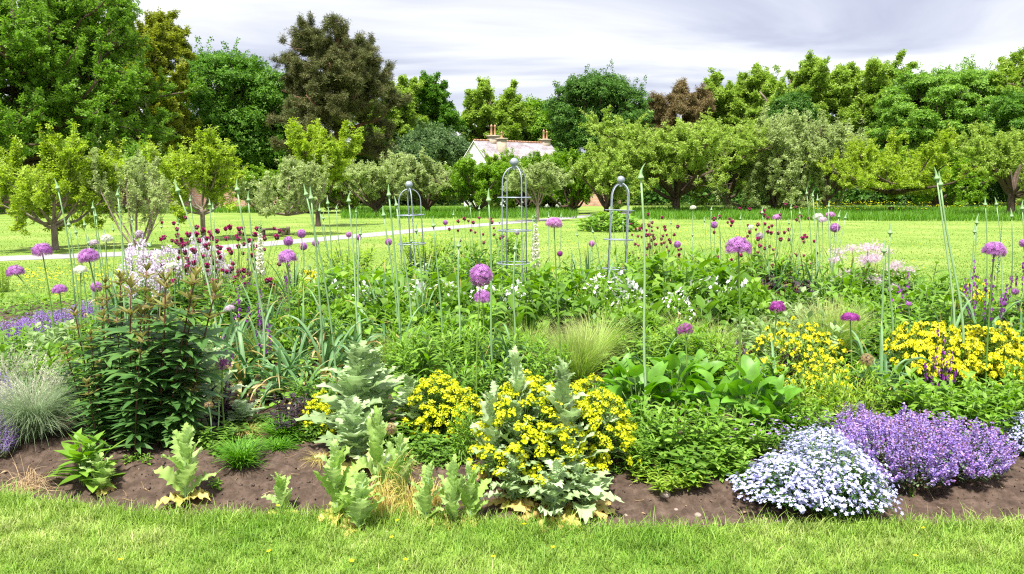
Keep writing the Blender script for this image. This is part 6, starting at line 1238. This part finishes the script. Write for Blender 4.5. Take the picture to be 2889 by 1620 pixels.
# ---- tall green allium buds
BUDS = [bud_mesh(b_) for b_ in (.02, .1, .25, -.12, .5)]
for x, y, bx, Y in ((144, 447, 222, 6.6), (172, 542, 212, 7.6), (190, 565, 228, 8.3), (233, 503, 270, 7.8), (212, 546, 243, 8.8), (240, 522, 275, 7.9), (262, 572, 280, 9.2), (295, 467, 335, 7.0), (300, 512, 325, 8.6), (331, 536, 348, 9.2), (222, 592, 248, 8.8), (284, 562, 300, 9.4), (375, 598, 352, 8.4), (448, 448, 572, 6.0), (478, 488, 508, 9.2), (527, 497, 545, 8.8), (535, 508, 556, 8.8), (447, 548, 458, 10.2), (405, 556, 412, 10.6), (596, 447, 655, 5.9), (624, 480, 650, 7.0),
    (770, 462, 850, 5.8), (782, 468, 818, 6.0), (824, 490, 846, 8.6), (804, 510, 832, 8.8), (813, 532, 832, 9.8), (846, 510, 852, 10.2), (877, 478, 908, 6.6), (905, 566, 895, 7.0), (895, 520, 900, 11.0), (965, 516, 1003, 6.8), (978, 463, 1012, 6.0), (997, 492, 1032, 6.9), (1047, 558, 1075, 7.4), (1090, 542, 1112, 6.6), (1153, 592, 1150, 6.6), (1140, 527, 1142, 12.2), (1182, 505, 1197, 12.2), (1229, 473, 1247, 5.5), (1205, 512, 1208, 12.3), (1256, 546, 1256, 12.2), (1295, 600, 1280, 6.0), (1322, 548, 1320, 12.2), (1380, 532, 1378, 12.3), (1411, 532, 1411, 12.3), (1452, 577, 1465, 10.8), (1340, 535, 1340, 12.4), (1035, 590, 1060, 9.6),
    (1492, 568, 1520, 11), (1567, 548, 1567, 12), (1540, 520, 1545, 12.2), (1613, 410, 1632, 4.9), (1688, 548, 1690, 12), (1635, 545, 1634, 12.2), (1742, 577, 1740, 11.4), (1772, 542, 1782, 11.2), (1789, 515, 1778, 11.2), (1808, 532, 1815, 10.8), (1862, 537, 1852, 11.4), (1918, 517, 1930, 9.2), (2030, 470, 2042, 9.6), (2045, 477, 2052, 9.6), (2057, 487, 2056, 9.7), (2012, 522, 2012, 10.2), (2085, 502, 2075, 9.6), (2126, 532, 2092, 9.2), (2110, 527, 2086, 9.2), (1985, 547, 1990, 10.2), (1960, 527, 1962, 10.6), (1990, 510, 1996, 10.2),
    (2240, 557, 2212, 5.8), (2225, 600, 2208, 5.8), (2359, 418, 2384, 5.5), (2368, 430, 2390, 5.5), (2458, 537, 2440, 7.6), (2452, 562, 2430, 7.6), (2480, 494, 2478, 7.8), (2508, 494, 2522, 8.2), (2546, 522, 2540, 8.2), (2573, 502, 2572, 7.9), (2330, 590, 2332, 9.8) if False else (2590, 560, 2575, 7.2)):
    b0 = GY(bx, Y); b0[2] = float(soil_z(b0[0], b0[1])) - .01; top = P(x, y, Y) - b0; bl = .105 * rng.uniform(.9, 1.1) * (1 if Y < 9 else .9)
    root = put('allium_bud', None, None, None, 'allium bud', 'tall pointed allium buds', None, b0); auto(root, 'tall pointed green allium bud', x, Y)
    t = np.linspace(0, 1, 12)[:, None]; tip = top - [0, 0, bl]; path = np.concatenate([tip[:2] * t ** 1.0, tip[2] * t], -1); w_ = rng.normal(0, .03, 2); path[:, :2] += np.sin(PI * t) * (-tip[:2] * .22) + np.sin(2 * PI * t) * w_ * .5 + np.sin(PI * t) * w_
    s = MB(); rr = .0076 * (1 if Y < 7.5 else .85) * rng.uniform(.9, 1.1); tubes(s, path[None], (rr * np.linspace(1.2, .72, 12))[None], 8); put('stem', s.mesh('stem', M['stem_pale']), root)
    o = put('bud', BUDS[int(rng.integers(0, 5))], root, None, None, None, None, path[-1]); o.scale = (bl * 1.35, bl * 1.35, bl); d_ = path[-1] - path[-2]; o.rotation_euler = (-math.atan2(d_[1], d_[2]), math.atan2(d_[0], d_[2]), 0) if False else (0, math.atan2(d_[0], d_[2]), rng.choice([0, PI]) * 0)

# ---- obelisks
def obelisk(label, x, Y, ytop, lean_x=0.0, lean_y=0.0, rings=(), wpx=0, rot=0.0):
    b0 = GY(x, Y); z0 = float(soil_z(b0[0], b0[1])) - .03; b0[2] = z0; root = put('obelisk', None, None, label, 'obelisk', 'metal plant obelisks', None, b0, (lean_y, lean_x, rot))
    Ht = P(x, ytop, Y)[2] - z0; br = .047; R = WPX(wpx, Y) / 2 * .88; arch = Ht - br * 2; sh = arch - R * 1.15
    for k in range(2):
        a = PI / 2 * k; m = MB(); th = np.linspace(0, PI, 17); pr = [( -R * 1.12, 0), (-R, sh)] + [(-R * math.cos(q), sh + R * 1.12 * math.sin(q)) for q in th[1:-1]] + [(R, sh), (R * 1.12, 0)]
        pth = np.array([(u * math.cos(a), u * math.sin(a), z + k * .012) for u, z in pr]); tubes(m, pth[None], .007, 8); put('hoop', m.mesh('hoop', M['steel']), root)
    for yr in rings:
        zr = P(x, yr, Y)[2] - z0; rr = R * (1 + .12 * (1 - zr / sh)) + .03; q = np.linspace(0, 2 * PI, 41); m = MB(); tubes(m, np.stack([np.cos(q) * rr, np.sin(q) * rr, np.full(41, zr)], -1)[None], .0062, 8); put('ring', m.mesh('ring', M['steel']), root)
        # short bars joining the ring to the four uprights
    m = MB(); th = np.linspace(0, PI, 13); lathe(m, [(max(.0005, math.sin(q) * br), -math.cos(q) * br) for q in th], at=(0, 0, Ht - br), sides=20); lathe(m, [(.02, 0), (.02, .05)], at=(0, 0, arch - .03), sides=8); put('ball_finial', m.mesh('ball_finial', M['steel']), root)
obelisk('grey metal obelisk with ball top, tallest and in the middle', 1293, 8.6, 397, .0, 0, (497, 580, 662), 78, .55)
obelisk('grey metal obelisk with ball top, left of the tallest', 1045, 9.8, 455, -.035, 0, (541, 613, 684), 62, .3)
obelisk('grey metal obelisk with ball top, right of the tallest', 1546, 9.4, 442, .04, 0, (529, 603, 676), 66, .72)

STL = ['flat stone largest on the earth right of the sprawling poppy', 'grey stone on the bare earth below the leafy perennials', 'small stone beside the sprawling poppy', 'small stone left of the pale phlox', 'rounded pebble near the short lone poppy', 'pebble on bare earth below the willow leaved plant', 'stone at the lawn edge below the pale phlox']
for (o, px, s_), l in zip(STONE, STL): o['label'] = l
finish_labels()
